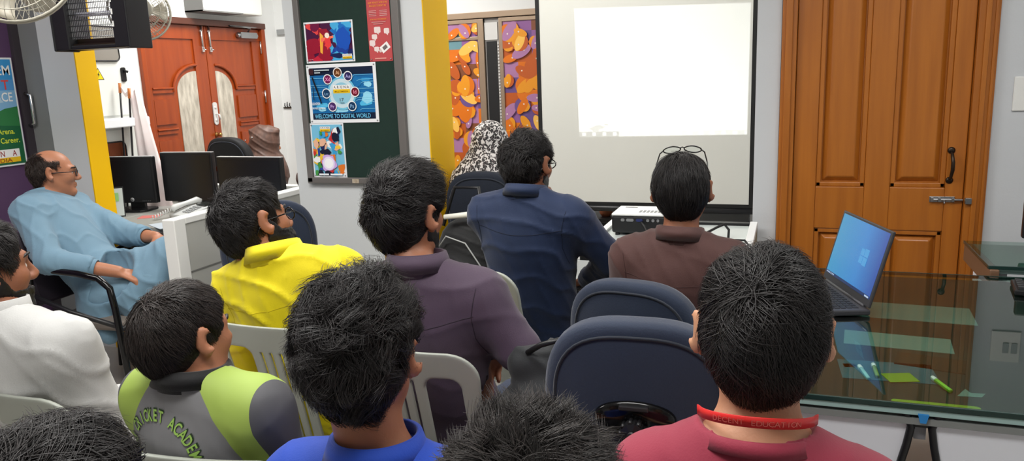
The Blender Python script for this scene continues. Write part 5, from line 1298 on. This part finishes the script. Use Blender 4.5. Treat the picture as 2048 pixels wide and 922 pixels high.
        if sleeves == 'long':
            for q in (-1, 1):
                e, w_ = AR[q][0], AR[q][1]; d = unit(w_-e); c = w_+(e-w_)*(cuffpos+.02)
                Rw = np.array(frameM((0, 0, 0), unit(np.cross(d, (0, .1, 1))), unit(np.cross(d, np.cross(d, (0, .1, 1)))*-1)))[:3, :3]
                u1 = unit(np.cross(d, V3(.1, .2, 1))); u2 = np.cross(d, u1); Rw = np.stack([u1, u2, d], 1)
                v, f = ring_strip(c-org-d*.03, Rw, .040*s, .040*s, .05, .005, -.003, 0, n=32); mb = MB(); mb.add(v, f, 0, True); mb.build('cuff', shirt, bo)
    else: so = None
    if pants is not None:
        pp = torso[:1]+[x for q in (-1, 1) for x in thigh[q]+calf[q]]
        lo = np.min([p[0][1] for p in pp], 0)-.04; hi = np.max([p[0][2] for p in pp], 0)+.04
        F = Field(*[np.arange(lo[i], hi[i], .012, dtype=f32) for i in range(3)]); run(F, pp, .010)
        for q in (-1, 1):
            e, w_ = LG[q][1], LG[q][2]; F.cut(*p_half_ball(w_+(e-w_)*.08, w_-e, .09), .004)
        V, Q = F.mesh(); V = folds(V, vnormals(V, Q), .005, 40., (seed+2) % 9, (.3, .3, 1)); np_mesh('trousers', V, Q, pants, bo, origin=org)
        for q in (-1, 1):
            a_ = LG[q][2]; Fs = Field(*[np.arange(a_[i]-.2, a_[i]+.22, .008, dtype=f32) for i in range(2)], np.arange(-.005, .14, .008, dtype=f32))
            run(Fs, foot[q]+[(p_rc(a_-up*.03, a_-up*.045+fw*.02, .036, .036), .02)], .009)
            Vs, Qs = Fs.mesh(); np_mesh('shoe', Vs, Qs, M('shoe_black', (28, 26, 26), .4), bo, origin=org)
    info = dict(o=bo, so=so, org=org, H=H, R=R, N=N, P=P, SH=SH, RB=RB, s=s, AR=AR, ax=ax, fwB=fwB, rt=rt, fw=fw)
    return info
def seam(I, pts, mat, r=.0011):
    """stitched seam lying on the back of a shirt; pts are (right, up) offsets from the neck base"""
    so = I['so']; bv = BVHTree.FromPolygons([tuple(v.co) for v in so.data.vertices], [tuple(p.vertices) for p in so.data.polygons])
    RB, Nn = I['RB'], I['N']-I['org']; out = []
    P_ = []
    for i in range(len(pts)-1):
        for k in range(8): P_.append((np.array(pts[i])*(8-k)+np.array(pts[i+1])*k)/8)
    P_.append(np.array(pts[-1], float))
    for u, v in P_:
        h = bv.ray_cast(Vector(Nn+RB[:, 0]*u+RB[:, 2]*v-RB[:, 1]*.5), Vector(RB[:, 1]))
        if h[0]: out.append(tuple(Vector(h[0])))
    if len(out) > 2:
        b = MB(); b.tube(out, r, 5); b.build('seam', mat, so)
def glasses(pi, at=(0, 0, 0), tilt=0., mat=None, lens=True):
    H, R, s, org = pi['H'], pi['R'], pi['s'], pi['org']; mat = mat or BLACKGLOSS
    Rt = np.array(rot(tilt, 0, 0))
    L = lambda x, y, z: H+R@((V3(*at)+Rt@V3(x, y, z))*s)-org
    g = thing('eyeglasses', None, None); g.parent = pi['o']
    b = MB()
    for q in (-1, 1):
        b.tube([L(q*(.033+x), .012-abs(.033+x)*.12, z) for x, z in [(.025*math.cos(a)*(1+.1*math.cos(2*a)), .018*math.sin(a)) for a in np.linspace(0, 6.283, 25)[:-1]]], .0021, 6, closed=True)
        b.tube([L(q*.058, .003, .006), L(q*.07, -.01, .007)], .0022, 6)
    b.tube([L(-.009, .012, .003), L(0, .014, .006), L(.009, .012, .003)], .0018, 6)
    b.build('rim', mat, g)
    for q in (-1, 1):
        b = MB(); b.tube([L(q*.07, -.01, .007), L(q*.079, -.05, .006), L(q*.08, -.1, .004), L(q*.078, -.125, -.012), L(q*.074, -.135, -.028)], .0022, 6); b.build('temple_arm', mat, g)
        if lens:
            b = MB(); c = [L(q*(.033+.023*math.cos(a)), .011-.12*abs(.033+.023*math.cos(a)), .0165*math.sin(a)) for a in np.linspace(0, 6.283, 21)[:-1]]
            b.add(c, [tuple(range(20))]); b.build('lens', thin_glass('lens_glass', (246, 250, 250)) if 'lens_glass' not in MATS else MATS['lens_glass'], g)
    return g
def cloth(name, rgb, rough=.75, sc=300): return M(name, rgb, rough, noise=(14, .4, tuple(int(v*.93) for v in rgb)), bump=(sc, .08), sheen=.15)
SK1 = skin('skin_tan', (176, 118, 88)); SK2 = skin('skin_brown', (146, 94, 68)); SK3 = skin('skin_light', (206, 152, 118)); SK4 = skin('skin_olive', (168, 112, 84))
DARK = cloth('dark_trousers', (44, 44, 50)); JEANS = cloth('jeans', (52, 62, 84)); BEIGE = cloth('beige_trousers', (150, 138, 116))
HB = hair_mat('black', (30, 28, 28), .42); HBR = hair_mat('brown_black', (38, 33, 31), .4); HSOFT = hair_mat('soft_black', (36, 33, 32), .5)

# chairs first (things), then the people who sit on them
plastic_chair('grey plastic chair with slotted back under the man in yellow', (-1.31, 1.95, 0), math.radians(2))
plastic_chair('grey plastic chair with slotted back under the man in purple shirt', (-.885, 1.875, 0), math.radians(-2))
plastic_chair('grey plastic chair turned sideways behind the man in navy shirt', (-.885, 2.655, 0), math.radians(-29))
plastic_chair('grey plastic chair under the boy in the cricket jersey', (-1.03, 1.29, 0), math.radians(6))
plastic_chair('grey plastic chair under the curly haired man in bright blue', (-.59, 1.19, 0), math.radians(4))
plastic_chair('grey plastic chair under the boy in maroon', (-.03, 1.24, 0), 0)
plastic_chair('grey plastic chair under the man in white at the left edge', (-1.62, 1.42, 0), math.radians(-4))
office_chair('empty navy fabric office chair with black oval back plate, nearest the camera', (-.31, 1.83, 0), math.radians(3), .98, .42)
office_chair('navy fabric office chair under the man in brown shirt', (-.39, 2.46, 0), math.radians(-10), .885, .42, plate=False)
office_chair('navy fabric office chair turned to the partition beside the white pillar', (-2.33, 2.97, 0), math.radians(42), 1.0, .42)
office_chair('navy fabric office chair behind the woman in the black and white headscarf', (-1.42, 3.70, 0), math.radians(5), 1.05, .38, plate=False, fab=M('dark_navy_fabric', (22, 29, 42), .8, bump=(220, .12)))
office_chair('black office chair behind the reception monitors, holding the woman in brown scarf', (-3.64, 4.62, 0), 0, 1.155, .36, fab=M('black_fabric', (20, 20, 22), .7))
# black tubular armchair
t = thing('tubular_armchair', 'black tubular steel armchair under the man in pale blue kameez', 'chair', (-3.09, 2.80, 0), math.radians(-84))
for q in (-1, 1):
    b = MB(); x = q*.27
    b.tube([(x, -.3, .02), (x, -.27, .4), (x, -.25, .66), (x, -.16, .70), (x, .02, .685), (x, .13, .665), (x, .185, .62), (x, .2, .52), (x, .215, .3), (x, .225, .02)], .0155, 12); b.build('arm_frame', BLACKGLOSS, t)
    b = MB(); b.tube([(x, -.27, .58), (x, -.05, .50), (x, .2, .44)], .012, 10); b.build('side_rail', BLACK, t)
b = MB(); b.tube([(-.27, .2, .42), (.27, .2, .42)], .012, 10); b.tube([(-.27, -.26, .42), (.27, -.26, .42)], .012, 10); b.tube([(-.27, .215, .15), (.27, .215, .15)], .01, 8); b.build('cross_bar', BLACK, t)
b = MB(); b.bb(-.235, .235, -.22, .2, .40, .45); b.build('seat', M('seat_taupe', (120, 112, 104), .7), t, bevel=.015)
b = MB(); b.box((0, -.31, .68), (.46, .04, .36), rot(.22)); b.build('backrest', M('seat_dark', (40, 32, 42), .7), t, bevel=.015)

# man in pale blue (profile)
I = person('seated bald-crowned man in pale blue kameez with glasses, resting his arm on a black chair', (-3.475, 2.85, 1.105), (42, -3, 0), 78, N=(-3.50, 2.80, .965), P=(-3.12, 2.79, .52), s=1.0, skinm=SK1, hairm=hair_mat('dark_brown', (40, 32, 28), .45),
    ho=dict(top=.004, side=.009, back=.012, front=.002, bald=.07, hl=[-.10, -.09, -.05, .012, .02, .05, .09, .1, .12], n=2600, len=.022, lift=.002, rad=.0005, lump=.001), shirt=cloth('pale_blue_cotton', (108, 140, 160)), collar='stand', infl=.02, fold=.011, drag=(.7, .1, .8),
    pants=cloth('pale_blue_trousers', (112, 144, 164)), wide=.95,
    cuffpos=.38, arms={1: ((-3.21, 2.54, .735), (-2.945, 2.68, .66), (.8, .45, -.42), (-.1, .3, -1), .75), -1: ((-3.20, 2.99, .77), (-2.97, 2.95, .77), (.9, -.3, -.1), (0, 0, -1), .35)},
    legs={1: ((-2.84, 2.78, .60), (-2.82, 2.74, .1)), -1: ((-2.83, 2.90, .72), (-2.82, 2.86, .12))},
    kameez=[(p_rc((-3.1, 2.80, .60), (-2.84, 2.86, .66), .12, .08), .05), (p_rc((-2.94, 2.74, .52), (-2.85, 2.74, .36), .07, .05), .05), (p_rc((-3.12, 2.66, .47), (-3.0, 2.62, .36), .04, .022), .05)])
glasses(I, (0, .093, .0), 0, M('glasses_metal', (40, 40, 44), .3, .6))
b = MB(); q = I['AR'][1]; d = unit(q[2]); c = q[1]+d*.115+V3(0, 0, -.0); b.tube([tuple(c-I['org']+V3(.0, 0, 0)+unit(np.cross(d, V3(0, 0, 1)))*.0115*math.cos(a)+V3(0, 0, .0115)*math.sin(a)) for a in np.linspace(0, 6.283, 17)[:-1]], .0022, 6, closed=True); b.build('ring', CHROME, I['o'])
b = MB(); a_ = I['N']-I['org']+V3(.12, -.02, -.16); b.tube([tuple(a_), tuple(a_+V3(.05, .005, -.035))], .004, 8); b.build('pen', M('pen_blue', (30, 60, 180), .3), I['o'])
# man in white at the left edge
I = person('man in white shirt with dark beard at the left edge, seen from behind', (-1.755, 1.21, 1.10), (16, 0, 0), 5, N=(-1.70, 1.20, .975), P=(-1.63, 1.36, .52), s=1.02, skinm=SK2, ho=dict(top=.02, side=.010, back=.014, front=.02, n=3500, len=.05, lift=.005, mess=.35, lump=.003), hairm=HB,
    beard=dict(th=.005, z=-.035), shirt=cloth('white_cotton', (184, 184, 182)), collar='stand', pants=cloth('white_trousers', (206, 206, 206)), fold=.008)
# near left hair
I = person('person whose dark tousled hair fills the bottom left corner', (-.715, .53, 1.035), (5, 4, 0), 0, P=(-.71, .52, .52), N=(-.71, .48, .91), s=1.0, skinm=SK1, ho=dict(top=.025, side=.017, back=.019, front=.02, n=10000, len=.10, lift=.006, mess=.5, lump=.006, curl=.004, conv=.3, K=7, rad=.0005), hairm=HB, shirt=cloth('grey_shirt', (110, 112, 118)), collar='shirt', pants=DARK)
# boy in the jersey
def jersey_attr(V, q):
    d = V-q['N']; lx = np.abs(d@q['RB'][:, 0]); lz = d@q['RB'][:, 2]
    xin = np.interp(lz, [-.30, -.2, -.12, -.05, .0, .04], [.168, .152, .134, .11, .08, .05]); xo = np.interp(lz, [-.3, -.2, -.1, -.04, .02], [.172, .165, .165, .158, .15])
    return dict(lime=np.minimum(lx-xin, xo-lx), dark=lx-xo)
mt = bpy.data.materials.new('jersey'); mt.use_nodes = True; nt = mt.node_tree; N = nt.nodes; L = nt.links; pb = N['Principled BSDF']; pb.inputs['Roughness'].default_value = .65
mx1 = N.new('ShaderNodeMix'); mx1.data_type = 'RGBA'; mx2 = N.new('ShaderNodeMix'); mx2.data_type = 'RGBA'
mx1.inputs[6].default_value = (*lin((122, 122, 124)), 1); mx1.inputs[7].default_value = (*lin((152, 176, 78)), 1); mx2.inputs[7].default_value = (*lin((74, 74, 78)), 1)
for nm, mx in (('lime', mx1), ('dark', mx2)):
    at_ = N.new('ShaderNodeAttribute'); at_.attribute_name = nm; gt = N.new('ShaderNodeMath'); gt.operation = 'GREATER_THAN'; gt.inputs[1].default_value = 0; L.new(at_.outputs['Fac'], gt.inputs[0]); L.new(gt.outputs[0], mx.inputs[0])
L.new(mx1.outputs[2], mx2.inputs[6]); L.new(mx2.outputs[2], pb.inputs['Base Color'])
I = person('boy in grey and lime cricket jersey with black collar', (-1.055, 1.085, 1.043), (12, -2, -2), 2, P=(-1.03, 1.20, .52), N=(-1.035, 1.08, .952), s=.83, wide=.93, skinm=SK1, hairm=HBR, ho=dict(top=.02, side=.011, back=.018, front=.02, n=9000, len=.06, lift=.003, mess=.16, lump=.0015, whorl=(-.05, -.72, .7), K=7, rad=.0005, hl=[-.088, -.084, -.05, .012, .018, .012, .035, .066, .08]),
    shirt=mt, sleeves='short', collar='polo', collar_mat=cloth('black_collar', (17, 17, 19)), pants=DARK, attr=jersey_attr, fold=.003, infl=.012)
# arched lettering on the back of the jersey
def back_text(I, body, lx0, lz0, rad, size, mat, span):
    so = I['so']; dg = bpy.context.evaluated_depsgraph_get()
    bv = BVHTree.FromPolygons([tuple(v.co) for v in so.data.vertices], [tuple(p.vertices) for p in so.data.polygons])
    RB, Nn = I['RB'], I['N']-I['org']; mb = MB()
    for i, ch in enumerate(body):
        if ch == ' ': continue
        a = (i-(len(body)-1)/2)/(len(body)-1)*span
        vs, fs = text_geo(ch, size, .5, .72, .02); out = []
        for x, y, z in vs:
            u = lx0+math.sin(a)*rad+x*math.cos(a)+y*math.sin(a); v = lz0+math.cos(a)*rad-x*math.sin(a)+y*math.cos(a)
            p = Nn+RB[:, 0]*u+RB[:, 2]*v-RB[:, 1]*.4
            h = bv.ray_cast(Vector(p), Vector(RB[:, 1]))
            out.append(tuple(Vector(h[0])-Vector(RB[:, 1])*.0015) if h[0] else tuple(p))
        mb.add(out, fs)
    return mb.build('lettering', mat, so)
back_text(I, 'RS CRICKET ACADEMY', -.025, -.098, .076, .031, M('print_dark', (44, 62, 40), .6), 2.9)
back_text(I, 'RS CRICKET ACADEMY', -.025, -.0975, .076, .027, M('print_lime', (150, 190, 90), .6), 2.9).location = I['RB'][:, 1]*-.0012
# man in yellow
I = person('man in bright yellow shirt with glasses and beard, head tilted to the left', (-1.475, 1.835, 1.10), (20, 6, -10), -6, N=(-1.38, 1.81, .985), P=(-1.29, 1.95, .52), s=1.04, skinm=SK4, hairm=HB, ho=dict(top=.02, side=.009, back=.013, front=.022, n=4500, len=.05, lift=.006, mess=.5, lump=.004, hl=[-.09, -.08, -.035, .02, .03, .02, .04, .07, .08]), beard=dict(th=.012, z=-.02),
    shirt=cloth('yellow_cotton', (226, 208, 0)), collar='shirt', pants=JEANS, fold=.012, shtilt=.10, drag=(.25, .1, 1), infl=.018)
seam(I, [(-.16, -.062), (-.08, -.07), (0, -.073), (.08, -.07), (.16, -.062)], M('seam_yellow', (190, 172, 0), .8)); seam(I, [(.168, .0), (.155, -.06), (.152, -.13), (.165, -.2)], M('seam_yellow', (190, 172, 0), .8)); seam(I, [(-.168, .0), (-.155, -.06), (-.152, -.13), (-.165, -.2)], M('seam_yellow', (190, 172, 0), .8))
glasses(I, (0, .093, .0), 0)
# curly man in bright blue
I = person('curly haired man in bright blue shirt in the middle foreground', (-.62, .995, 1.083), (-6, 3, 0), -4, P=(-.60, 1.10, .52), N=(-.598, .985, .892), s=.99, wide=.93, skinm=SK1, hairm=HB, ho=dict(top=.037, side=.010, back=.018, front=.034, hl=[-.125, -.12, -.08, .005, .018, .012, .035, .066, .08], n=12000, len=.06, lift=.009, mess=.9, lump=.006, curl=.005, cfr=1.5, K=9, rad=.00048, clumps=260, whorl=(.05, -.6, .8), conv=.3),
    shirt=cloth('royal_blue', (18, 66, 176)), collar='shirt', sleeves='short', pants=DARK, fold=.006)
# man in purple
I = person('man in dark purple shirt with swept-up black hair', (-.925, 1.75, 1.155), (12, 0, 0), -2, N=(-.875, 1.705, 1.005), P=(-.865, 1.865, .52), s=1.02, skinm=SK4, hairm=HB, ho=dict(top=.034, side=.009, back=.02, front=.045, n=7000, len=.075, lift=.006, mess=.35, lump=.004, K=8, comb=(.1, .3, .15), whorl=(0, -.8, .5), bumps=[((.1, .75, .65), .02, .12)], hl=[-.12, -.11, -.065, .012, .02, .012, .035, .066, .08]), beard=dict(th=.003, z=-.035),
    shirt=cloth('purple_cotton', (78, 62, 80)), collar='shirt', pants=JEANS, fold=.006, infl=.013, wide=.88, arms={1: ((-.63, 1.75, .815), (-.70, 1.82, .80), (-.55, .35, -.75), (-.2, -.2, -1), .5)})
seam(I, [(-.16, -.062), (-.08, -.07), (0, -.073), (.08, -.07), (.16, -.062)], M('seam_purple', (48, 38, 50), .8)); seam(I, [(.168, .0), (.155, -.06), (.152, -.13), (.165, -.2)], M('seam_purple', (48, 38, 50), .8)); seam(I, [(-.168, .0), (-.155, -.06), (-.152, -.13), (-.165, -.2)], M('seam_purple', (48, 38, 50), .8))
# near centre spiky hair
I = person('person with short spiky dark hair in the bottom centre foreground', (-.22, .63, 1.072), (-4, 3, 0), 0, P=(-.22, .62, .52), N=(-.22, .575, .935), s=.98, skinm=SK1, hairm=HSOFT, ho=dict(top=.017, side=.011, back=.014, front=.018, n=13000, len=.024, lift=.014, mess=1.1, lump=.003, K=6, rad=.00042, clumps=420, conv=.2), shirt=cloth('dark_green_shirt', (50, 60, 54)), collar='crew', pants=DARK)
# woman with headscarf
def scarf(name, I, mat, extra=(), infl=.02, drape=.16):
    H, R, N_, s = I['H'], I['R'], I['N'], I['s']; L = lambda x, y, z: H+R@(V3(x, y, z)*s)
    pr = [(p_ell(L(0, -.012, .022), V3(.078, .098, .094)*s, R), .02), (p_ell(L(0, -.01, -.04), V3(.07, .075, .09)*s, R), .05), (p_rc(L(0, -.03, -.08), N_+V3(0, 0, .02), .062, .085), .05)]
    for q in (-1, 1): pr.append((p_rc(N_+V3(0, 0, .03), I['SH'][q]+V3(0, 0, -.02), .07, .065), .06))
    pr.append((p_ell(N_-I['fwB']*.06-V3(0, 0, .10), (.17, .07, .15), I['RB']), .06)); pr.append((p_ell(N_+I['fwB']*.07-V3(0, 0, .08), (.14, .07, .13), I['RB']), .06))
    pr += list(extra)
    lo = np.min([p[0][1] for p in pr], 0)-.05; hi = np.max([p[0][2] for p in pr], 0)+.05
    F = Field(*[np.arange(lo[i], hi[i], .007, dtype=f32) for i in range(3)]); run(F, pr, infl)
    F.cut(*p_ell(L(0, .12, -.015), V3(.05, .07, .08)*s, R), .01)
    V, Q = F.mesh(); V = folds(V, vnormals(V, Q), .007, 60., 4, (.5, .2, .6)); return np_mesh(name, V, Q, mat, I['o'], origin=I['org'])
mt = bpy.data.materials.new('leopard_print'); mt.use_nodes = True; nt = mt.node_tree; N = nt.nodes; L = nt.links; pb = N['Principled BSDF']; pb.inputs['Roughness'].default_value = .7
tcn = N.new('ShaderNodeTexCoord'); nz1 = N.new('ShaderNodeTexNoise'); nz1.inputs['Scale'].default_value = 60; nz1.inputs['Detail'].default_value = 1
mpn = N.new('ShaderNodeMapping'); mpn.inputs['Scale'].default_value = (1, 1, .8); L.new(tcn.outputs['Object'], mpn.inputs[0])
va = N.new('ShaderNodeMix'); va.data_type = 'RGBA'; va.inputs[0].default_value = .025; L.new(mpn.outputs[0], va.inputs[6]); L.new(mpn.outputs[0], nz1.inputs[0]); L.new(nz1.outputs[1], va.inputs[7])
vo = N.new('ShaderNodeTexVoronoi'); vo.inputs['Scale'].default_value = 80; L.new(va.outputs[2], vo.inputs['Vector'])
cr = N.new('ShaderNodeValToRGB'); cr.color_ramp.interpolation = 'CONSTANT'; E_ = cr.color_ramp.elements; E_[0].position = 0; E_[0].color = (*lin((120, 104, 106)), 1); E_[1].position = .2; E_[1].color = (*lin((28, 26, 28)), 1); e3 = E_.new(.56); e3.color = (*lin((206, 202, 200)), 1)
L.new(vo.outputs['Distance'], cr.inputs[0]); L.new(cr.outputs[0], pb.inputs['Base Color'])
I = person('woman in black and white leopard print headscarf facing the screen', (-1.505, 3.86, 1.14), (8, 0, 0), 4, P=(-1.48, 3.80, .52), N=(-1.485, 3.80, .985), s=.95, wide=.88, skinm=SK3, shirt=cloth('black_abaya', (30, 30, 34)), collar='none', pants=DARK)
scarf('headscarf', I, mt, [(p_rc(I['H']+V3(-.05, -.05, -.1), I['N']+V3(-.12, -.05, -.03), .06, .07), .06)])
# woman in brown scarf behind the monitors
I = person('woman in brown headscarf sitting behind the reception monitors', (-3.53, 4.62, 1.085), (40, -10, 12), 20, P=(-3.60, 4.68, .52), N=(-3.57, 4.61, .95), s=.88, wide=.85, skinm=SK1, shirt=cloth('dark_brown_dress', (44, 34, 32)), collar='none', pants=DARK)
scarf('headscarf', I, M('brown_scarf', (104, 76, 64), .5, noise=(40, .8, (70, 50, 44))), [(p_rc(I['H']+V3(-.03, -.02, .09), I['H']+V3(-.075, -.05, .088), .025, .004), .03), (p_rc(I['H']+V3(.04, .0, .085), I['H']+V3(.085, .02, .088), .025, .003), .03)])
b = MB(); c = I['H']-I['org']+V3(-.035, -.105, .05); b.sphere(c, (.006, .006, .006), 8); b.sphere(c+V3(-.06, -.0, -.02), (.006, .006, .006), 8); b.build('scarf_pin', CHROME, I['o'])
# man in navy
I = person('man in navy blue shirt with glasses leaning towards the projector table', (-.872, 2.585, 1.185), (14, -4, 0), 4, N=(-.865, 2.535, 1.06), P=(-.87, 2.66, .52), s=.98, wide=1.0, skinm=SK2, hairm=HB, ho=dict(top=.022, side=.01, back=.016, front=.026, n=4500, len=.05, lift=.007, mess=.7, lump=.005, curl=.003, K=7, hl=[-.095, -.085, -.045, .012, .02, .012, .035, .066, .08]), beard=dict(th=.003, z=-.035),
    shirt=cloth('navy_cotton', (16, 36, 70)), collar='shirt', pants=DARK, fold=.009, infl=.016,
    arms={1: ((-.585, 2.64, .835), (-.74, 2.86, .69), (-.4, .85, -.25), (0, 0, -1), .35), -1: ((-.99, 2.84, .78), (-.90, 2.74, 1.0), (.35, -.25, .9), (.6, -.6, .2), .7)})
seam(I, [(-.16, -.062), (-.08, -.07), (0, -.073), (.08, -.07), (.16, -.062)], M('seam_navy', (12, 22, 44), .8)); seam(I, [(.168, .0), (.155, -.06), (.152, -.13), (.165, -.2)], M('seam_navy', (12, 22, 44), .8)); seam(I, [(-.168, .0), (-.155, -.06), (-.152, -.13), (-.165, -.2)], M('seam_navy', (12, 22, 44), .8))
glasses(I, (0, .093, .0), 0)
# man in brown
I = person('man in dark brown shirt with eyeglasses pushed up on his black hair', (-.315, 2.45, 1.12), (-3, 0, -2), 0, N=(-.315, 2.40, .952), P=(-.33, 2.50, .52), s=1.0, wide=.92, skinm=SK2, hairm=HB, ho=dict(top=.02, side=.013, back=.022, front=.02, n=6000, len=.085, lift=.003, mess=.2, lump=.002, K=8, whorl=(0, .1, 1), comb=(0, -.1, -.5), hl=[-.125, -.12, -.08, -.0, .01, .012, .035, .066, .08]),
    shirt=cloth('brown_cotton', (76, 46, 42)), collar='shirt', pants=DARK, fold=.009, infl=.018)
seam(I, [(-.16, -.062), (-.08, -.07), (0, -.073), (.08, -.07), (.16, -.062)], M('seam_brown', (62, 38, 36), .8)); seam(I, [(.168, .0), (.155, -.06), (.152, -.13), (.165, -.2)], M('seam_brown', (62, 38, 36), .8)); seam(I, [(-.168, .0), (-.155, -.06), (-.152, -.13), (-.165, -.2)], M('seam_brown', (62, 38, 36), .8))
glasses(I, (0, .062, .118), .85)
# boy in maroon
I = person('boy in maroon t-shirt with red lanyard in the right foreground', (-.028, 1.08, 1.133), (-4, 2, 1), -2, N=(-.03, 1.035, .982), P=(-.03, 1.16, .52), s=.98, wide=.88, skinm=SK3, hairm=HB, ho=dict(top=.024, side=.007, back=.02, front=.022, n=13000, len=.075, lift=.004, mess=.34, swirl=.35, conv=.05, lump=.0012, K=8, whorl=(-.18, -.78, .6), rad=.0005, hl=[-.096, -.092, -.05, .012, .022, .012, .035, .066, .08], comb=(0, 0, -.45)),
    shirt=cloth('maroon_cotton', (146, 42, 64)), collar='crew', sleeves='short', pants=JEANS, fold=.004, cut_h=.012, drop=.088)
# lanyard
org = I['org']; N_, R_ = I['N'], I['RB']
v = []; f = []
n = 48; cz = N_+I['ax']*.083+I['fwB']*.017
for k in range(n):
    a = 2*PI*k/n; c_, s_ = math.cos(a), math.sin(a)
    dz = -.042*(1+s_)-.07*max(0, s_)**1.5; rr = (.0625+.012*(1+s_), .065+.004*(1+s_))
    for dr, z in ((0, 0), (.0015, .0), (.0015, .017), (0, .017)):
        p = cz-org+R_[:, 0]*(rr[0]+dr+max(0, s_)*.02)*c_+R_[:, 1]*((rr[1]+dr)*s_-.008+max(0, s_)*.03)+R_[:, 2]*(z+dz); v.append(tuple(p))
for k in range(n):
    for i in range(4): f.append((k*4+i, ((k+1) % n)*4+i, ((k+1) % n)*4+(i+1) % 4, k*4+(i+1) % 4))
mb = MB(); mb.add(v, f, 0, True); ln = mb.build('lanyard', M('lanyard_red', (214, 44, 42), .4), I['o'])
mb = MB(); TX = 'DECENT EDUCATION'
for i, ch in enumerate(TX):
    if ch == ' ': continue
    a = -PI/2+(i-(len(TX)-1)/2)*.115; vs, fs = text_geo(ch, .0125, .5, 1.0, .0); out = []
    for x, y, z in vs:
        aa = a+x/.071; s_ = math.sin(aa); p = cz-org+R_[:, 0]*(.0625+.012*(1+s_)+.002)*math.cos(aa)+R_[:, 1]*((.0672+.004*(1+s_))*s_-.008)+R_[:, 2]*(.0042+y-.042*(1+s_)); out.append(tuple(p))
    mb.add(out, fs)
mb.build('lettering', M('lanyard_print', (240, 120, 110), .4), ln)

bk = [(p_ell((-1.39, 3.17, .70), (.13, .07, .17)), .05), (p_ell((-1.39, 3.15, .60), (.12, .075, .12)), .04)]
F = Field(np.arange(-1.62, -1.15, .009, dtype=f32), np.arange(2.98, 3.34, .009, dtype=f32), np.arange(.40, .95, .009, dtype=f32)); run(F, bk); V, Q = F.mesh(); V = folds(V, vnormals(V, Q), .008, 50., 5, (.3, .2, 1))
t = thing('shoulder_bag', 'black bag hanging on the chair back beside the yellow flank of the pillar', 'bag', (-1.39, 3.17, .5))
np_mesh('bag_body', V, Q, cloth('black_bag', (20, 21, 23), .7), t, origin=(-1.39, 3.17, .5))
b = MB(); b.tube([(-.12, -.05, .22), (-.05, -.085, .30), (.04, -.08, .27), (.11, -.05, .14), (.125, -.04, .02)], .0035, 6); b.build('pale_piping', M('piping_pale', (170, 172, 170), .4), t)
b = MB(); b.tube([(-.1, .0, .33), (-.06, .06, .5), (.06, .06, .5), (.1, .0, .33)], .009, 8); b.build('strap', BLACK, t)
b = MB(); b.tube([(-1.45, 3.10, .885), (-1.30, 3.12, .90)], [.011, .014], 12); o = b.build('rolled_paper', M('paper_white', (226, 224, 212), .6)); setp(o, 'short roll of pale paper stuck in the black bag beside the pillar', 'paper')
# backpack on the empty office chair, brown jacket and papers by the pillar
bk = [(p_ell((-.50, 1.76, .66), (.14, .10, .16)), .05), (p_rc((-.60, 1.70, .80), (-.42, 1.72, .835), .045, .05), .06), (p_ell((-.55, 1.70, .62), (.13, .09, .11)), .05), (p_rc((-.62, 1.68, .70), (-.5, 1.66, .75), .04, .04), .04), (p_rc((-.58, 1.68, .53), (-.42, 1.74, .53), .05, .05), .05)]
F = Field(np.arange(-.8, -.25, .007, dtype=f32), np.arange(1.5, 2.0, .007, dtype=f32), np.arange(.44, .95, .007, dtype=f32)); run(F, bk); F.cut(*p_half_ball((-.5, 1.72, .497), (0, 0, -1), .4), .01)
V, Q = F.mesh(); V = folds(V, vnormals(V, Q), .012, 46., 3, (.6, .2, .6)); V = relax(V, Q, 1)
t = thing('backpack', 'dark grey fabric backpack slumped beside the empty navy office chair', 'bag', (-.50, 1.74, .5))
np_mesh('bag_body', V, Q, cloth('bag_fabric', (44, 46, 48), .8), t, origin=(-.50, 1.74, .5))
b = MB(); b.tube([(-.08, -.07, .34), (-.04, -.09, .37), (.01, -.08, .385), (.05, -.05, .36)], .007, 8); b.build('carry_loop', BLACK, t)
b = MB(); b.tube([(-.06, -.125, .24), (-.01, -.135, .25), (.04, -.12, .265)], .004, 6); b.build('zip', M('zip_grey', (120, 120, 122), .4), t)
F = Field(np.arange(-3.0, -2.4, .008, dtype=f32), np.arange(3.7, 4.3, .008, dtype=f32), np.arange(.74, 1.05, .008, dtype=f32))
run(F, [(p_rc((-2.86, 4.07, .915), (-2.66, 4.07, .885), .045, .032), .04), (p_rc((-2.84, 4.02, .90), (-2.72, 3.98, .80), .03, .02), .04), (p_rc((-2.70, 4.05, .89), (-2.64, 4.02, .80), .03, .02), .04)])
V, Q = F.mesh(); V = folds(V, vnormals(V, Q), .012, 60., 2, (1, .3, .4)); o = np_mesh('brown_jacket', V, Q, M('leather_brown', (58, 40, 36), .4), origin=(-2.75, 4.05, .8)); o.location = (-2.75, 4.05, .8); setp(o, 'dark brown jacket draped over the rear partition beside the pillar', 'jacket')
t = thing('paper_stack', 'small stack of white papers on the reception desk next to the pillar', 'papers', (-2.76, 3.86, .75))
b = MB(); b.bb(-.07, .07, -.1, .1, 0, .05); b.build('sheets', M('paper_stack_white', (228, 230, 232), .6, noise=(90, .8, (190, 192, 196)), stretch=(.1, .1, 6)), t, bevel=.002)
